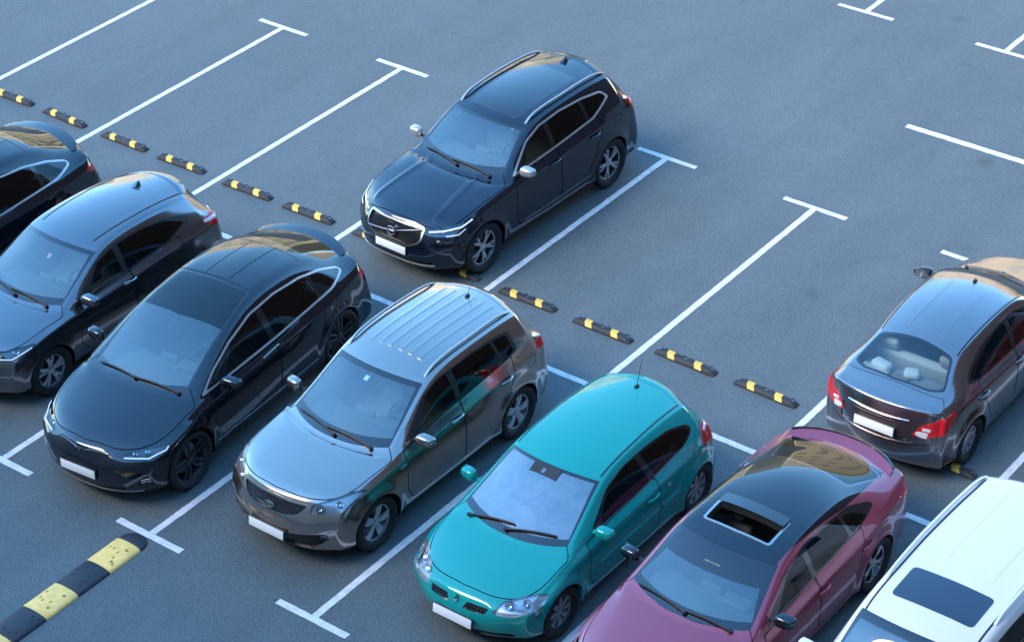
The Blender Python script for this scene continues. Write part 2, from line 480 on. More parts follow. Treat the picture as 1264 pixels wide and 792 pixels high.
        for sg in (-1, 1):
            for ax, rr in axs:
                near = [e for e in lipe if abs(e[0].x-ax) < rr+.05]
                g = G(); idx = {}
                for pq in near:
                    ids_ = []
                    for c in pq:
                        k_ = tuple(round(t, 5) for t in c)
                        if k_ not in idx: idx[k_] = len(g.v); g.v += [(c.x, c.y*sg, c.z), (c.x, (c.y-.07)*sg, c.z)]
                        ids_.append(idx[k_])
                    a_, b_ = ids_; g.f.append((a_, b_, b_+1, a_+1))
                g.obj('wheel_arch_lip', m, parent)
                g = G(); nn = 18; y1 = interp(sp['plan'], ax)-.05; y0 = y1-.34
                for t in range(nn+1):
                    a = math.pi*1.16*t/nn - math.pi*.08
                    for y in (y0, y1): g.v.append((ax+math.cos(a)*(rr+.012), sg*y, sp['R']+math.sin(a)*(rr+.012)))
                for t in range(nn): g.f.append((2*t, 2*t+1, 2*t+3, 2*t+2))
                g.f.append(tuple(2*t for t in range(nn+1)))
                g.obj('wheel_arch_liner', GAP, parent)

# ------------------------------------------------------------------ wheels
WH = {}
def wheel_mesh(kind, R_, rim, wd):
    key = (kind, R_, rim)
    if key in WH: return WH[key]
    t = G()
    pr = [(rim-.012,-wd/2+.03),(rim+.006,-wd/2+.008),(rim+.02,-wd/2),(lerp(rim,R_,.5),-wd/2-.012),(lerp(rim,R_,.82),-wd/2-.004),(R_-.012,-wd/2+.014),(R_-.002,-wd/2+.035),(R_,-wd/2+.06)]
    gr = []
    for yy in (-wd*.18, 0., wd*.18): gr += [(R_,yy-.008),(R_-.008,yy-.006),(R_-.008,yy+.006),(R_,yy+.008)]
    pr = pr + gr + [(r_,-y) for r_, y in reversed(pr)]
    t.add(*lathe_y(pr, 48))
    tm = t.obj('tyre', RUBBER)
    b = G()   # barrel, disc, hub
    b.add(*lathe_y([(rim-.012,-wd/2+.03),(rim-.022,-wd/2+.05),(rim-.045,-wd/2+.1),(rim-.06,wd/2-.02),(.05,wd/2-.03)], 40))
    bmz = b.obj('wheel', DARKALLOY if kind in ('turbine','volvo','split') else mat('barrel_grey', (.12,.12,.125), .45, .7))
    dk = G(); dk.add(*lathe_y([(.05,-.005),(rim*.68,-.005),(rim*.68,.012),(.05,.012)], 32)); dm = dk.obj('brake_disc', DISC)
    s_ = G(); yo = -wd/2+.028
    def spoke(a0, a1, w0, w1, r0=.05, r1=None, y0=yo+.016, y1=yo+.004, th=.022, steps=4):
        r1 = r1 or rim-.01; v = []; f = []
        for i in range(steps+1):
            u = i/steps; rr = lerp(r0, r1, u); a = lerp(a0, a1, u**1.2); wv = lerp(w0, w1, u); y = lerp(y0, y1, u) - .010*math.sin(math.pi*u)
            c = Vector((math.cos(a)*rr, y, math.sin(a)*rr)); tn = Vector((-math.sin(a), 0, math.cos(a)))
            v += [c-tn*wv/2+Vector((0,.004,0)), c-tn*wv*.28, c+tn*wv*.28, c+tn*wv/2+Vector((0,.004,0)), c+tn*wv/2+Vector((0,th,0)), c-tn*wv/2+Vector((0,th,0))]
        for i in range(steps):
            for k in range(6): k2 = (k+1)%6; f.append((i*6+k, i*6+k2, (i+1)*6+k2, (i+1)*6+k))
        f.append((0,1,2,3,4,5)); f.append(tuple(steps*6+k for k in (5,4,3,2,1,0)))
        return v, f
    T2 = 2*math.pi
    sm = SILVER; lip = True; extra = None
    if kind == 'five':       # five broad spokes
        for k in range(5): s_.add(*spoke(T2*k/5+.3, T2*k/5+.3, .075, .115))
    elif kind == 'volvo':    # five diamond-cut double spokes with black flanks
        extra = G()
        for k in range(5):
            a = T2*k/5+.55
            for sg in (-1,1): s_.add(*spoke(a+sg*.07, a+sg*.20, .034, .030)); extra.add(*spoke(a+sg*.10, a+sg*.30, .05, .05, y0=yo+.028, y1=yo+.02))
        lip = False
    elif kind == 'turbine':  # dark many-spoked wheel
        sm = mat('alloy_anthracite', (.035,.036,.04), .28, .6, .5)
        for k in range(10): s_.add(*spoke(T2*k/10, T2*k/10+.16*(1 if k%2 else -1), .03, .036))
        lip = False
    elif kind == 'eight':    # eight-spoke
        sm = mat('alloy_grey', (.36,.36,.37), .36, .8, .3)
        for k in range(8): s_.add(*spoke(T2*k/8, T2*k/8, .04, .068))
    elif kind == 'split':    # five thin split spokes, dark wheel
        extra = G()
        for k in range(5):
            a = T2*k/5+.2
            for sg in (-1,1): s_.add(*spoke(a+sg*.05, a+sg*.16, .022, .02)); extra.add(*spoke(a+sg*.05, a+sg*.20, .055, .045, y0=yo+.026, y1=yo+.015))
    elif kind == 'twin':     # five twin spokes machined on dark
        extra = G()
        for k in range(5):
            a = T2*k/5+.9
            for sg in (-1,1): s_.add(*spoke(a+sg*.13, a+sg*.22, .042, .05))
            extra.add(*spoke(a, a, .07, .10, y0=yo+.03, y1=yo+.024))
    else:                    # hub-cap with seven vanes
        s_.add(*lathe_y([(.04,yo+.002),(.09,yo+.004),(.11,yo+.012)], 32))
        for k in range(7): s_.add(*spoke(T2*k/7, T2*k/7+.1, .06, .08, r0=.08))
    s_.add(*lathe_y([(.001,yo+.002),(.03,yo+.001),(.034,yo+.004),(.062,yo+.012),(.066,yo+.04)], 24))
    if lip or True:
        s_.add(*lathe_y([(rim-.006,yo+.004),(rim-.002,yo-.004),(rim+.004,yo-.002),(rim+.006,yo+.008)], 48))
        s_.add(*lathe_y([(rim-.026,yo+.012),(rim-.006,yo+.003)], 48))
    rm = s_.obj('rim', sm)
    parts = [tm, bmz, dm, rm]
    ex = extra.obj('rim_inlay', DARKALLOY) if extra else None
    WH[key] = (bmz.data, [('tyre', tm.data), ('brake_disc', dm.data), ('rim', rm.data)] + ([('rim_inlay', ex.data)] if ex else []))
    for o in parts + ([ex] if ex else []): bpy.data.objects.remove(o)
    return WH[key]
def add_wheels(root, sp):
    kind, rim, wd = sp['wheel']; main, subs = wheel_mesh(kind, sp['R'], rim, wd)
    steer = sp.get('steer', 0)
    for sg in (-1, 1):
        for i, ax in enumerate((sp['fo'], sp['fo']+sp['wb'])):
            y = interp(sp['plan'], ax) - wd/2 - sp.get('wheel_in', .01)
            wq = bpy.data.objects.new('wheel', main); COL.objects.link(wq); wq.parent = root
            wq.location = (ax, sg*y, sp['R']); wq.rotation_euler = (0, random.uniform(0,6), (0 if sg < 0 else math.pi) + (steer if i == 0 else 0))
            for nm, d in subs:
                o = bpy.data.objects.new(nm, d); COL.objects.link(o); o.parent = wq
# ------------------------------------------------------------------ shared car fittings
def ribbon(pn, w_, h, lift=0.):
    """bar of width w_ and height h that follows surface points (p, n)"""
    v = []; f = []; m = len(pn)
    for i, (p, n) in enumerate(pn):
        t = (pn[min(i+1,m-1)][0]-pn[max(i-1,0)][0]).normalized(); sd_ = t.cross(n).normalized(); nn = sd_.cross(t).normalized()
        ww = w_[i] if isinstance(w_, (list,tuple)) else w_
        for a, hh in ((-.5,lift-.004),(-.5,lift+h*.6),(-.3,lift+h),(.3,lift+h),(.5,lift+h*.6),(.5,lift-.004)): v.append(p+sd_*a*ww+nn*hh)
    for i in range(m-1):
        for k in range(6): k2 = (k+1)%6; f.append((i*6+k, (i+1)*6+k, (i+1)*6+k2, i*6+k2))
    f.append(tuple(range(6))); f.append(tuple((m-1)*6+k for k in range(5,-1,-1)))
    return v, f
def flip_y(v): return [Vector((p[0],-p[1],p[2])) for p in v]
def both(name, v, f, m, parent, sub=None):
    """the piece and its mirrored twin, the -y one first"""
    pr = parent if isinstance(parent, (list,tuple)) else (parent, parent)
    a = mkobj(name, [Vector(p) for p in v], f, m, pr[0]); c = mkobj(name, flip_y(v), [tuple(reversed(q)) for q in f], m, pr[1])
    return [a, c]
def basis(n, upv=Vector((0,0,1))):
    n = n.normalized(); s_ = upv.cross(n).normalized(); u = n.cross(s_); return Matrix((s_, u, n)).transposed()
def plate(root, p, n, w_=.52, h=.112, tilt=None):
    g = G(); M = basis(n); g.add(*rbox(p+n*.012, (w_, h, .012), .004, 2, M)); o = g.obj('licence_plate', PLATE, root)
    g = G()
    for a in (-1,1):
        g.add(*rbox(p+n*.005+M@Vector((0,a*(h/2+.006),0)), (w_+.03,.012,.02), .003, 1, M)); g.add(*rbox(p+n*.005+M@Vector((a*(w_/2+.008),0,0)), (.012,h+.02,.02), .003, 1, M))
    g.obj('plate_frame', BLACK, o); return o
def mirror(root, b, x, z, ln=.235, m=None, base_m=None, h=.145, dz=.05, dp=.16):
    """both door mirrors"""
    p, n = b.sd(x, z, -1)
    c = Vector((x-.01, p.y-.05-ln/2, z+dz)); g = G(); nu, nv = 20, 12
    for j in range(nv+1):
        ph = math.pi*j/nv
        for i in range(nu):
            th = 2*math.pi*i/nu
            q = [math.sin(ph)*math.cos(th), math.cos(ph), math.sin(ph)*math.sin(th)]
            q = [math.copysign(abs(a)**.72, a) for a in q]
            xx = q[0]*dp*.5; 
            if xx > .03: xx = .03+ (xx-.03)*.1
            yy = q[1]*ln*.5; zz = q[2]*h*.5*(1-.16*(q[1]*-1)) 
            g.v.append(c+Vector((xx - yy*.16, yy, zz)))
    for j in range(nv):
        for i in range(nu): i2 = (i+1)%nu; g.f.append((j*nu+i, j*nu+i2, (j+1)*nu+i2, (j+1)*nu+i))
    mo = both('mirror', g.v, g.f, m, root)
    gl = G(); gl.add(*rbox((c.x+.036, c.y, c.z), (.008, ln*.80, h*.72), .003, 2, Matrix.Rotation(R(9),3,'Z'))); both('mirror_glass', gl.v, gl.f, CHROME, mo)
    st_ = G(); st_.add(*tube([(x, p.y+.03, z-.005), (x-.005, p.y-.03, z+.0), (c.x, c.y+ln*.30, c.z-h*.34)], [.038,.03,.024], 10, True, .6)); both('mirror_stalk', st_.v, st_.f, base_m or BLACK, mo)
def handle(doors, b, x, z, m, ln=.21):
    g = G(); q = []
    for i in range(7):
        u = i/6; p, n = b.sd(x+(u-.5)*ln, z, -1); q.append((p+n*(.012+.022*math.sin(math.pi*u)), n))
    v, f = ribbon(q, .032, .014); return both('handle', v, f, m, doors)
def wipers(root, b, sp, pts, park=.02):
    """wipers: list of ((x,y),(x,y)) pivot and tip on the windscreen"""
    for a, c in pts:
        q = []
        for i in range(9):
            u = i/8; p, n = b.tp(lerp(a[0],c[0],u), lerp(a[1],c[1],u)); q.append((p+n*.014, n))
        wv = G(); wv.add(*ribbon(q, [.035]+[.024]*7+[.018], .022)); wo = wv.obj('wiper', BLACK, root)
        p0, n0 = q[0]; g = G(); g.add(*rbox(p0+n0*.008, (.05,.05,.03), .012)); g.obj('wiper_pivot', BLACK, wo)
def rails(root, b, pts, m, r_=.017, lift=.035):
    q = []
    n_ = len(pts)
    for i in range(25):
        u = i/24*(n_-1); k = min(int(u), n_-2); x = lerp(pts[k][0], pts[k+1][0], u-k); y = lerp(pts[k][1], pts[k+1][1], u-k)
        p, n = b.tp(x, -y); e = min(i, 24-i); h = lift*min(1, (e/2.5))**.7
        q.append(p + Vector((0,0,1))*(h-.006))
    v, f = tube(q, [r_]*25, 8, True, .85); return both('roof_rail', v, f, m, root)
def seat(name, root, x, y, z, w_, m, back=.60, head=True, rows=1, tilt=18):
    g = G(); M = Matrix.Rotation(R(tilt), 3, 'Y')
    g.add(*rbox((x-.22, y, z), (.52, w_, .15), .05, 3, Matrix.Rotation(R(-6),3,'Y').to_3x3()))
    bc = Vector((x+.04, y, z+.02)); g.add(*rbox(bc+M@Vector((0,0,back/2)), (.13, w_*.96, back), .05, 3, M))
    if head:
        ys = [0] if rows == 1 else [-w_*.32, w_*.32]
        for yy in ys: g.add(*rbox(bc+M@Vector((-.01,yy,back+.10)), (.09,.25,.17), .04, 3, M)); g.add(*rbox(bc+M@Vector((0,yy,back)), (.02,.12,.10), .005, 1, M))
    return g.obj(name, m, root)
def cabin(root, b, sp):
    xc, zc, yc = sp['dash']; m = sp.get('seat_m', SEATGREY); dm = sp.get('dash_m', INTERIOR)
    g = G(); prof = [(xc-.12, zc-.03),(xc+.10, zc+.005),(xc+.34, zc),(xc+.46, zc-.06),(xc+.50, zc-.16),(xc+.42, zc-.34),(xc-.05, zc-.40)]
    ys = [-yc, -yc*.92, -yc*.5, 0, yc*.5, yc*.92, yc]
    for y in ys:
        e = (abs(y)/yc)**3*.10
        for x_, z_ in prof: g.v.append((x_+e, y, z_))
    k = len(prof)
    for i in range(len(ys)-1):
        for j in range(k): j2 = (j+1)%k; g.f.append((i*k+j, i*k+j2, (i+1)*k+j2, (i+1)*k+j))
    g.f.append(tuple(range(k-1,-1,-1))); g.f.append(tuple((len(ys)-1)*k+j for j in range(k)))
    # binnacle and screen stand
    g.add(*rbox((xc+.36, -.36, zc+.03), (.18,.34,.08), .03, 3)); g.add(*rbox((xc+.42, 0, zc+.0), (.06,.26,.14), .02, 2))
    d = g.obj('dashboard', dm, root)
    sw = G(); M = Matrix.Rotation(R(-62), 3, 'Y'); c = Vector((xc+.62, -.36, zc-.04)); nn = 28
    ring = [c+M@Vector((math.cos(2*math.pi*i/nn)*.185, math.sin(2*math.pi*i/nn)*.185, 0)) for i in range(nn+1)]
    sw.add(*tube(ring, .016, 8, False, 1, Vector((.3,.1,.95)))); sw.add(*rbox(c, (.16,.12,.05), .02, 2, M)); sw.add(*rbox(c, (.05,.36,.025), .008, 1, M)); sw.add(*tube([c, c+Vector((-.3,0,-.12))], .03, 8))
    sw.obj('steering_wheel', SEATBLACK, root)
    x1, x2 = sp['seats']; sz = sp.get('seat_z', .47)
    for y in (-.36, .36): seat('seat', root, x1, y, sz, .5, m)
    seat('rear_bench', root, x2, 0, sz+.03, 1.24, m, .56, True, 2)
    f = G(); f.add(*rbox(((sp['fo']+sp['L']-.5)/2+.1, 0, sp.get('clr',.2)+.04), (sp['L']-sp['fo']-.5, 2*interp(sp['plan'],2)-.25, .06), .02, 1)); f.obj('cabin_floor', INTERIOR, root)
    u = G(); u.add(*rbox((sp['L']/2, 0, sp.get('clr',.2)+.02), (sp['L']-.5, 2*interp(sp['plan'],2)-.75, .05), .02, 1)); u.obj('underbody', BLACK, root)
    mi = G(); p, n = b.tp(sp['mirror_in'], 0); mi.add(*rbox(p+Vector((.03,0,-.10)), (.03,.24,.07), .015, 2)); mi.add(*tube([p+Vector((0,0,-.02)), p+Vector((.03,0,-.09))], .012, 6)); mi.obj('rear_view_mirror', BLACK, root)
def halfpoly(p): return [(x, y if y > 1e-6 else -.03) for x, y in p]
def circle2(cx, cz, r, n=30, a0=-12, a1=192):
    return [(cx+r*math.cos(R(a0+(a1-a0)*i/n)), cz+r*math.sin(R(a0+(a1-a0)*i/n))) for i in range(n+1)]
def make_car(sp):
    P_ = sp['paint']; b = Body(sp); root = empty(sp['name'], (0,0,0)); b.root = root
    for ax, rr in ((sp['fo'], sp['arch'][0]), (sp['fo']+sp['wb'], sp['arch'][1])):
        c = circle2(ax, sp['R'], rr); b.side(c+[(ax-rr, -.3),(ax+rr,-.3)], 'arch', facing=-2, lim=lambda m: m.y > .45)
    # glass
    if len(sp['ws']) == 5:       # curved lower and upper edge: cut in slices
        (xb0,_),_,(xbs,yb),(xts,yt),(xt0,_) = sp['ws']; fb, _, fs, ft = sp.get('frit') or [.06,.06,.035,.05]
        for nm, frm, ab, at_, as_ in (('frit',('body',),0,0,0), ('windscreen',('frit',),fb,ft,fs)):
            yb2, yt2 = yb-as_, yt-as_
            xb = lambda y: xb0+ab+(xbs-xb0)*(max(y,0)/yb)**2.2; xt = lambda y: xt0-at_+(xts-xt0)*(max(y,0)/yt)**2
            ys = [-.02]+[yt2*k/9 for k in range(1,10)]
            for y0, y1 in zip(ys, ys[1:]): b.top([(xb(y0),y0),(xb(y1),y1),(xt(y1),y1),(xt(y0),y0)], nm, frm, facing=.05)
            yy = [lerp(yt2, yb2, k/5) for k in range(6)]
            b.top([(xb(y),y) for y in yy]+[(xt(yt2),yt2)], nm, frm, facing=.05)
    else:
        ws = halfpoly(sp['ws']); n = len(ws); b.top(rnd(ws, [0]+sp.get('ws_r', [.05]*(n-2))+[0]), 'frit', ('body',), facing=.05)
        fi = sp['frit']; wi = inset2(ws, fi+[0]*(n-len(fi))); b.top(rnd(wi, [0]+[.05]*(n-2)+[0]), 'windscreen', ('frit',), facing=.05)
    if 'rg' in sp:
        rg = halfpoly(sp['rg']); n = len(rg); b.top(rnd(rg, [0]+[.06]*(n-2)+[0]), 'rfrit', ('body',), facing=.03)
        ri = inset2(rg, [.03]*(n-1)+[0]); b.top(rnd(ri, [0]+[.06]*(n-2)+[0]), 'rglass', ('rfrit',), facing=.03)
    d = sp['dlo']; dr = sp.get('dlo_r', .05)
    tw = sp.get('trim_w', 0)
    if tw:
        b.side(rnd(d, dr), 'trim', lim=lambda m: m.y > .4); d = inset2(d, tw); b.side(rnd(d, dr), 'dlo', ('trim',), lim=lambda m: m.y > .4)
    else: b.side(rnd(d, dr), 'dlo', lim=lambda m: m.y > .4)
    for i, (q, r_) in enumerate(sp['win']): b.side(rnd(q, r_), 'win%d' % i, ('dlo',), lim=lambda m: m.y > .4)
    if 'pre' in sp: sp['pre'](b)
    # panels
    if 'hood' in sp: h = sp['hood']; wc = sp['ws'][2]; hp = h[:-1] + [(wc[0]+.03, wc[1]-.03), (wc[0]+.03, 0)]; b.panel('top', halfpoly(hp), 'hood', .010, r=[0,.15,.15,.15,.05,0,0], facing=.2)
    for i, q in enumerate(sp['doors']): b.panel('side', q, 'door%d' % i, .011, r=.05, lim=lambda m: m.y > .5)
    if 'fuel' in sp: b.panel('side', sp['fuel'], 'fuel', .006, r=.03)
    if 'extra_cut' in sp: sp['extra_cut'](b)
    # link
    lin = lambda c: sp['dash'][0]-.1 < c.x < sp['L']-.25 and c.z > .45
    b.emit('body', 'cabin_lining', INTERIOR, root, off=-.03, flip=True, sel=lin)
    b.emit('body', 'body', P_, root)
    b.emit('seam', 'panel_gap', GAP, root, off=-.02, split=True)
    b.emit('hood', 'hood', P_, root)
    doors = []
    for i in range(len(sp['doors'])):
        dd = b.emit('door%d' % i, 'door', P_, root, 'pair'); doors.append(dd)
        b.emit('door%d' % i, 'door_lining', INTERIOR, dd, 'pair', off=-.03, flip=True)
    b.emit('fuel', 'fuel_flap', P_, root, 'pair')
    b.emit('frit', 'windscreen_border', GLOSSBLK, root, off=-.003)
    b.emit('windscreen', 'windscreen', sp.get('glass', GLASS), root, off=-.004)
    b.emit('rfrit', 'rear_window_border', GLOSSBLK, root, off=-.003); b.emit('rglass', 'rear_window', sp.get('rear_glass', DARKGLASS), root, off=-.004)
    b.emit('trim', 'window_trim', sp.get('trim_m', CHROME), root, 'pair', off=.004, wall=-.01)
    b.emit('dlo', 'window_surround', GLOSSBLK if sp.get('dlo_gloss') else BLACK, root, 'pair', off=-.002)
    for i in range(len(sp['win'])):
        k = sp['win_door'][i]; par = doors[k] if k is not None else root
        b.emit('win%d' % i, 'window', sp.get('win_m', [SIDEGLASS]*9)[i], par, 'pair', off=-.006)
    b.arch_lip(root, sp.get('arch_m', P_))
    cabin(root, b, sp); add_wheels(root, sp)
    mx, mz = sp['mirror']; mirror(root, b, mx, mz, sp.get('mirror_ln', .235), sp.get('mirror_m', P_), sp.get('mirror_base', BLACK))
    if 'post' in sp: sp['post'](b, root, doors)
    return root
def lamp(b, root, name, pts, d, depth=.05, led=None, bulbs=(), housing=None, lens=LENS, idn=None):
    idn = idn or name
    hs = b.emit(idn, name, housing or GLOSSBLK, root, 'pair', off=-depth, wall=depth)
    b.emit(idn, 'lens', lens, hs, 'pair', off=.001)
    for (c, dd, r_) in bulbs:     # projector bowls set behind the lens
        p, n = b.hit(Vector(c)+Vector(dd).normalized(), -Vector(dd))
        n = Vector(dd).normalized(); M = basis(n); g = G(); k = 16; q = []
        for rr, zz in ((r_*.25,-.045),(r_*.6,-.035),(r_,-.012),(r_*1.05,-.012)): q.append((rr,zz))
        for i in range(k):
            a = 2*math.pi*i/k
            for rr, zz in q: g.v.append(p+M@Vector((rr*math.cos(a), rr*math.sin(a), zz)))
        for i in range(k):
            i2 = (i+1)%k
            for j in range(len(q)-1): g.f.append((i*4+j, i2*4+j, i2*4+j+1, i*4+j+1))
        g.f.append(tuple(i*4 for i in range(k)))
        both('reflector', g.v, g.f, REFLECTOR, hs)
    return hs
# ------------------------------------------------------------------ grey compact SUV with silver roof rails
def kia():
    p = paint('silver_grey_paint', (.385,.32,.285), .93, .16, 1.0, .03)
    def pre(b):
        b.front(rnd([(-.03,.685),(.26,.690),(.40,.725),(.49,.830),(.45,.850),(-.03,.870)], [0,.04,.04,.02,.02,0]), 'grille_frame', lim=lambda m: m.x < .6)
        b.front(rnd([(-.03,.700),(.25,.705),(.38,.740),(.455,.822),(.43,.832),(-.03,.845)], [0,.04,.03,.02,.02,0]), 'grille', ('grille_frame',), lim=lambda m: m.x < .6)
        b.cut(rnd([(.16,.50,.765),(.30,.76,.765),(.50,.89,.83),(.72,.90,.925),(.58,.80,.935),(.22,.51,.855)], .03), (-.75,.62,.25), 'headlight', lim=lambda m: m.x < 1.0)
        b.front(rnd([(-.03,.30),(.50,.30),(.66,.40),(.72,.53),(.62,.535),(-.03,.46)], [0,.03,.03,.03,.02,0]), 'intake', lim=lambda m: m.x < .7)
        b.cut(rnd([(.25,.60,.43),(.25,.70,.44),(.25,.71,.525),(.25,.61,.515)], .02), (-1,.35,0), 'fog', ('body','intake'), lim=lambda m: m.x < .7)
        b.cut(rnd([(4.3,.60,.98),(4.3,.80,.93),(4.0,.90,1.02),(4.05,.88,1.10),(4.25,.60,1.10)], .03), (.7,.7,.1), 'tail', lim=lambda m: m.x > 3.6)
        # dark lower cladding
        b.side([(-.2,.1),(5,.1),(5,.275),(-.2,.275)], 'cladding', lim=lambda m: .5 < m.x < 4.3)
    def post(b, root, doors):
        b.emit('cladding', 'sill_cladding', BLACK, root, split=True)
        gf = b.emit('grille_frame', 'grille', CHROME, root, off=.006, wall=-.02)[0]
        b.emit('grille', 'grille_mesh', GLOSSBLK, gf, off=-.03, wall=.03)
        for z in (.715,.735,.755,.775,.795,.815,.832):
            ym = interp([(.70,.25),(.74,.38),(.82,.44)], z)
            q = []
            for i in range(25):
                y = lerp(-ym, ym, i/24); pp, n = b.fr(y, z); q.append((pp+Vector((.012,0,0)), Vector((-1,0,.2))))
            g = G(); g.add(*ribbon(q, .008, .008)); g.obj('slat', mat('grille_grey', (.10,.10,.105), .35, .8), gf)
        oval_emblem(b, gf, .745)
        lamp(b, root, 'headlight', None, None, .05, housing=mat('lamp_grey', (.42,.42,.43), .25, .6), bulbs=[((.24,-.60,.81),(-.85,-.45,.3),.05),((.40,-.76,.85),(-.75,-.6,.35),.042)])
        b.emit('intake', 'air_intake', BLACK, root, off=-.03, wall=.03)
        lamp(b, root, 'fog_light', None, None, .03, housing=REFLECTOR, idn='fog')
        t = b.emit('tail', 'tail_light', REDLENS, root, 'pair', off=.006, wall=-.02)
        pp, n = b.fr(0, .46); plate(root, pp+Vector((-.02,0,0)), Vector((-1,0,.12)).normalized())
        for dd, x in zip(doors, (2.34, 3.28)): handle(dd, b, x, .955, CHROME)
        wipers(root, b, None, [((1.22,-.54),(1.20,.10)), ((1.15,-.05),(1.30,.58))])
        rails(root, b, [(2.18,.575),(2.9,.585),(3.80,.565)], SATIN, .018, .04)
        whip(root, b, 3.72, 0, .24, .9)
        pp, n = b.tp(1.84,.02); g = G(); g.add(*rbox(pp+n*-.012, (.06,.07,.003), 0, 1, basis(n))); g.obj('windscreen_sticker', mat('sticker_white', (.75,.75,.75), .5), root)
        # roof ribs
        for y in (-.36,-.22,-.08,.08,.22,.36):
            q = [b.tp(x, y) for x in np.linspace(2.35, 3.75, 14)]; g = G(); g.add(*ribbon(q, .055, .004)); g.obj('roof_rib', p, root)
        spoiler_lip(root, b, 3.93, 1.535, .50, .10, p, z0=.0)
        q = [(b.sd(x, z)[0], b.sd(x,z)[1]) for x, z in ((1.30,.86),(1.42,.865))]; v, f = ribbon(q, .03, .006); both('side_badge', v, f, CHROME, root)
    st = [(.42,.24,.15,.885,.875,.46),(.62,.40,.32,.955,.945,.48),(.90,.76,.68,1.0,.99,.52),(1.18,1.06,.98,1.03,1.015,.58),
          (1.36,1.24,1.08,1.03,1.01,.73),(1.68,1.68,1.53,1.285,1.235,.685),(2.08,2.12,1.98,1.515,1.465,.645),(2.55,2.55,2.50,1.605,1.555,.635),
          (3.05,3.05,3.05,1.608,1.558,.63),(3.55,3.55,3.6,1.585,1.535,.62),(3.88,3.86,3.97,1.545,1.485,.605),(4.02,4.06,4.17,1.30,1.27,.60),(4.14,4.22,4.33,1.07,1.06,.64)]
    sp = dict(name='compact_suv', paint=p, L=4.44, fo=.88, wb=2.64, R=.345, arch=(.385,.385), clr=.20, waist=.68,
        plan=[(0,.80),(.40,.83),(.62,.885),(.90,.905),(1.46,.912),(2.5,.925),(3.5,.92),(3.88,.895),(4.14,.85)],
        belt=[(.42,.85),(.62,.92),(.90,.965),(1.18,.985),(1.40,1.02),(2.2,1.075),(3.0,1.115),(3.6,1.15),(4.14,1.09)],
        shoulder=[(.42,.80),(.62,.86),(.90,.90),(1.46,.925),(3.0,.965),(3.6,.99),(4.14,.99)],
        front=[(.22,.14),(.30,.06),(.48,.0),(.70,.05)], front_corner=[.42,.38,.34,.36], rear=[(.26,4.34),(.36,4.42),(.58,4.44),(.85,4.40)], rear_corner=[4.10,4.16,4.18,4.16],
        st=st, cowl=4, roof_end=10, bow=2.8,
        ws=[(1.12,0),(1.17,.42),(1.34,.71),(2.10,.61),(1.99,0)], frit=[.12,.12,.035,.07],
        rg=[(4.0,0),(3.99,.46),(4.22,.58),(4.31,.40),(4.33,0)],
        dlo=[(1.50,1.06),(2.5,1.11),(3.42,1.16),(3.62,1.195),(3.58,1.42),(3.42,1.455),(2.9,1.485),(2.3,1.475),(2.02,1.395)],
        win=[([(1.74,1.095),(2.44,1.13),(2.42,1.46),(2.26,1.45),(2.04,1.375)],.03), ([(2.52,1.132),(3.28,1.17),(3.24,1.445),(2.9,1.466),(2.52,1.465)],.03), ([(3.33,1.176),(3.55,1.20),(3.52,1.405),(3.29,1.44)],.03)],
        win_door=[0,1,None], win_m=[SIDEGLASS,DARKGLASS,DARKGLASS],
        doors=[[(1.42,1.02),(2.47,1.14),(2.47,.34),(1.50,.34),(1.40,.52)], [(2.475,1.14),(3.48,1.19),(3.46,.92),(3.20,.55),(3.06,.34),(2.475,.34)]],
        hood=[(.185,0),(.22,.38),(.36,.64),(.60,.79),(1.24,.84),(1.09,0)], hood_r=[0,.15,.15,.15,.05,0],
        fuel=[(3.72,.86),(3.90,.86),(3.90,1.0),(3.72,1.0)],
        dash=(1.36,.985,.62), seats=(2.55,3.35), seat_z=.55, mirror_in=2.0, mirror=(1.66,1.05), wheel=('five',.238,.225), wheel_in=.012, seat_m=SEATGREY,
        arch_m=BLACK, pre=pre, post=post)
    return make_car(sp)
def oval_emblem(b, par, z):
    pp, n = b.fr(0, z); M = basis(Vector((-1,0,.25))); g = G(); k = 28; c = pp+Vector((-.018,0,.012))
    ring = [c+M@Vector((math.cos(2*math.pi*i/k)*.075, math.sin(2*math.pi*i/k)*.036, 0)) for i in range(k+1)]
    g.add(*tube(ring, .006, 6, False)); e = g.obj('emblem', CHROME, par)
    pl = [c+M@Vector((math.cos(2*math.pi*i/k)*.075, math.sin(2*math.pi*i/k)*.036, -.002)) for i in range(k)]
    mkobj('emblem_plate', pl, [tuple(range(k))], GLOSSBLK, e, 0)
    L = G()
    def st_(a, d): L.add(*tube([c+M@Vector((*a,.004)), c+M@Vector((*d,.004))], .0042, 5))
    h = .018
    st_((-.045,-h),(-.045,h)); st_((-.045,0),(-.022,h)); st_((-.045,0),(-.022,-h)); st_((-.003,-h),(-.003,h)); st_((.014,-h),(.031,h)); st_((.031,h),(.048,-h))
    L.obj('emblem_letters', CHROME, e)
def whip(root, b, x, y, ln, slope=1.0):
    p, n = b.tp(x, y); g = G(); g.add(*rbox(p+Vector((0,0,.012)), (.07,.04,.03), .012, 2))
    g.add(*tube([p+Vector((0,0,.015)), p+Vector((ln*.55*slope,0,ln*.83))], [.005,.0028], 6)); g.obj('antenna', BLACK, root)
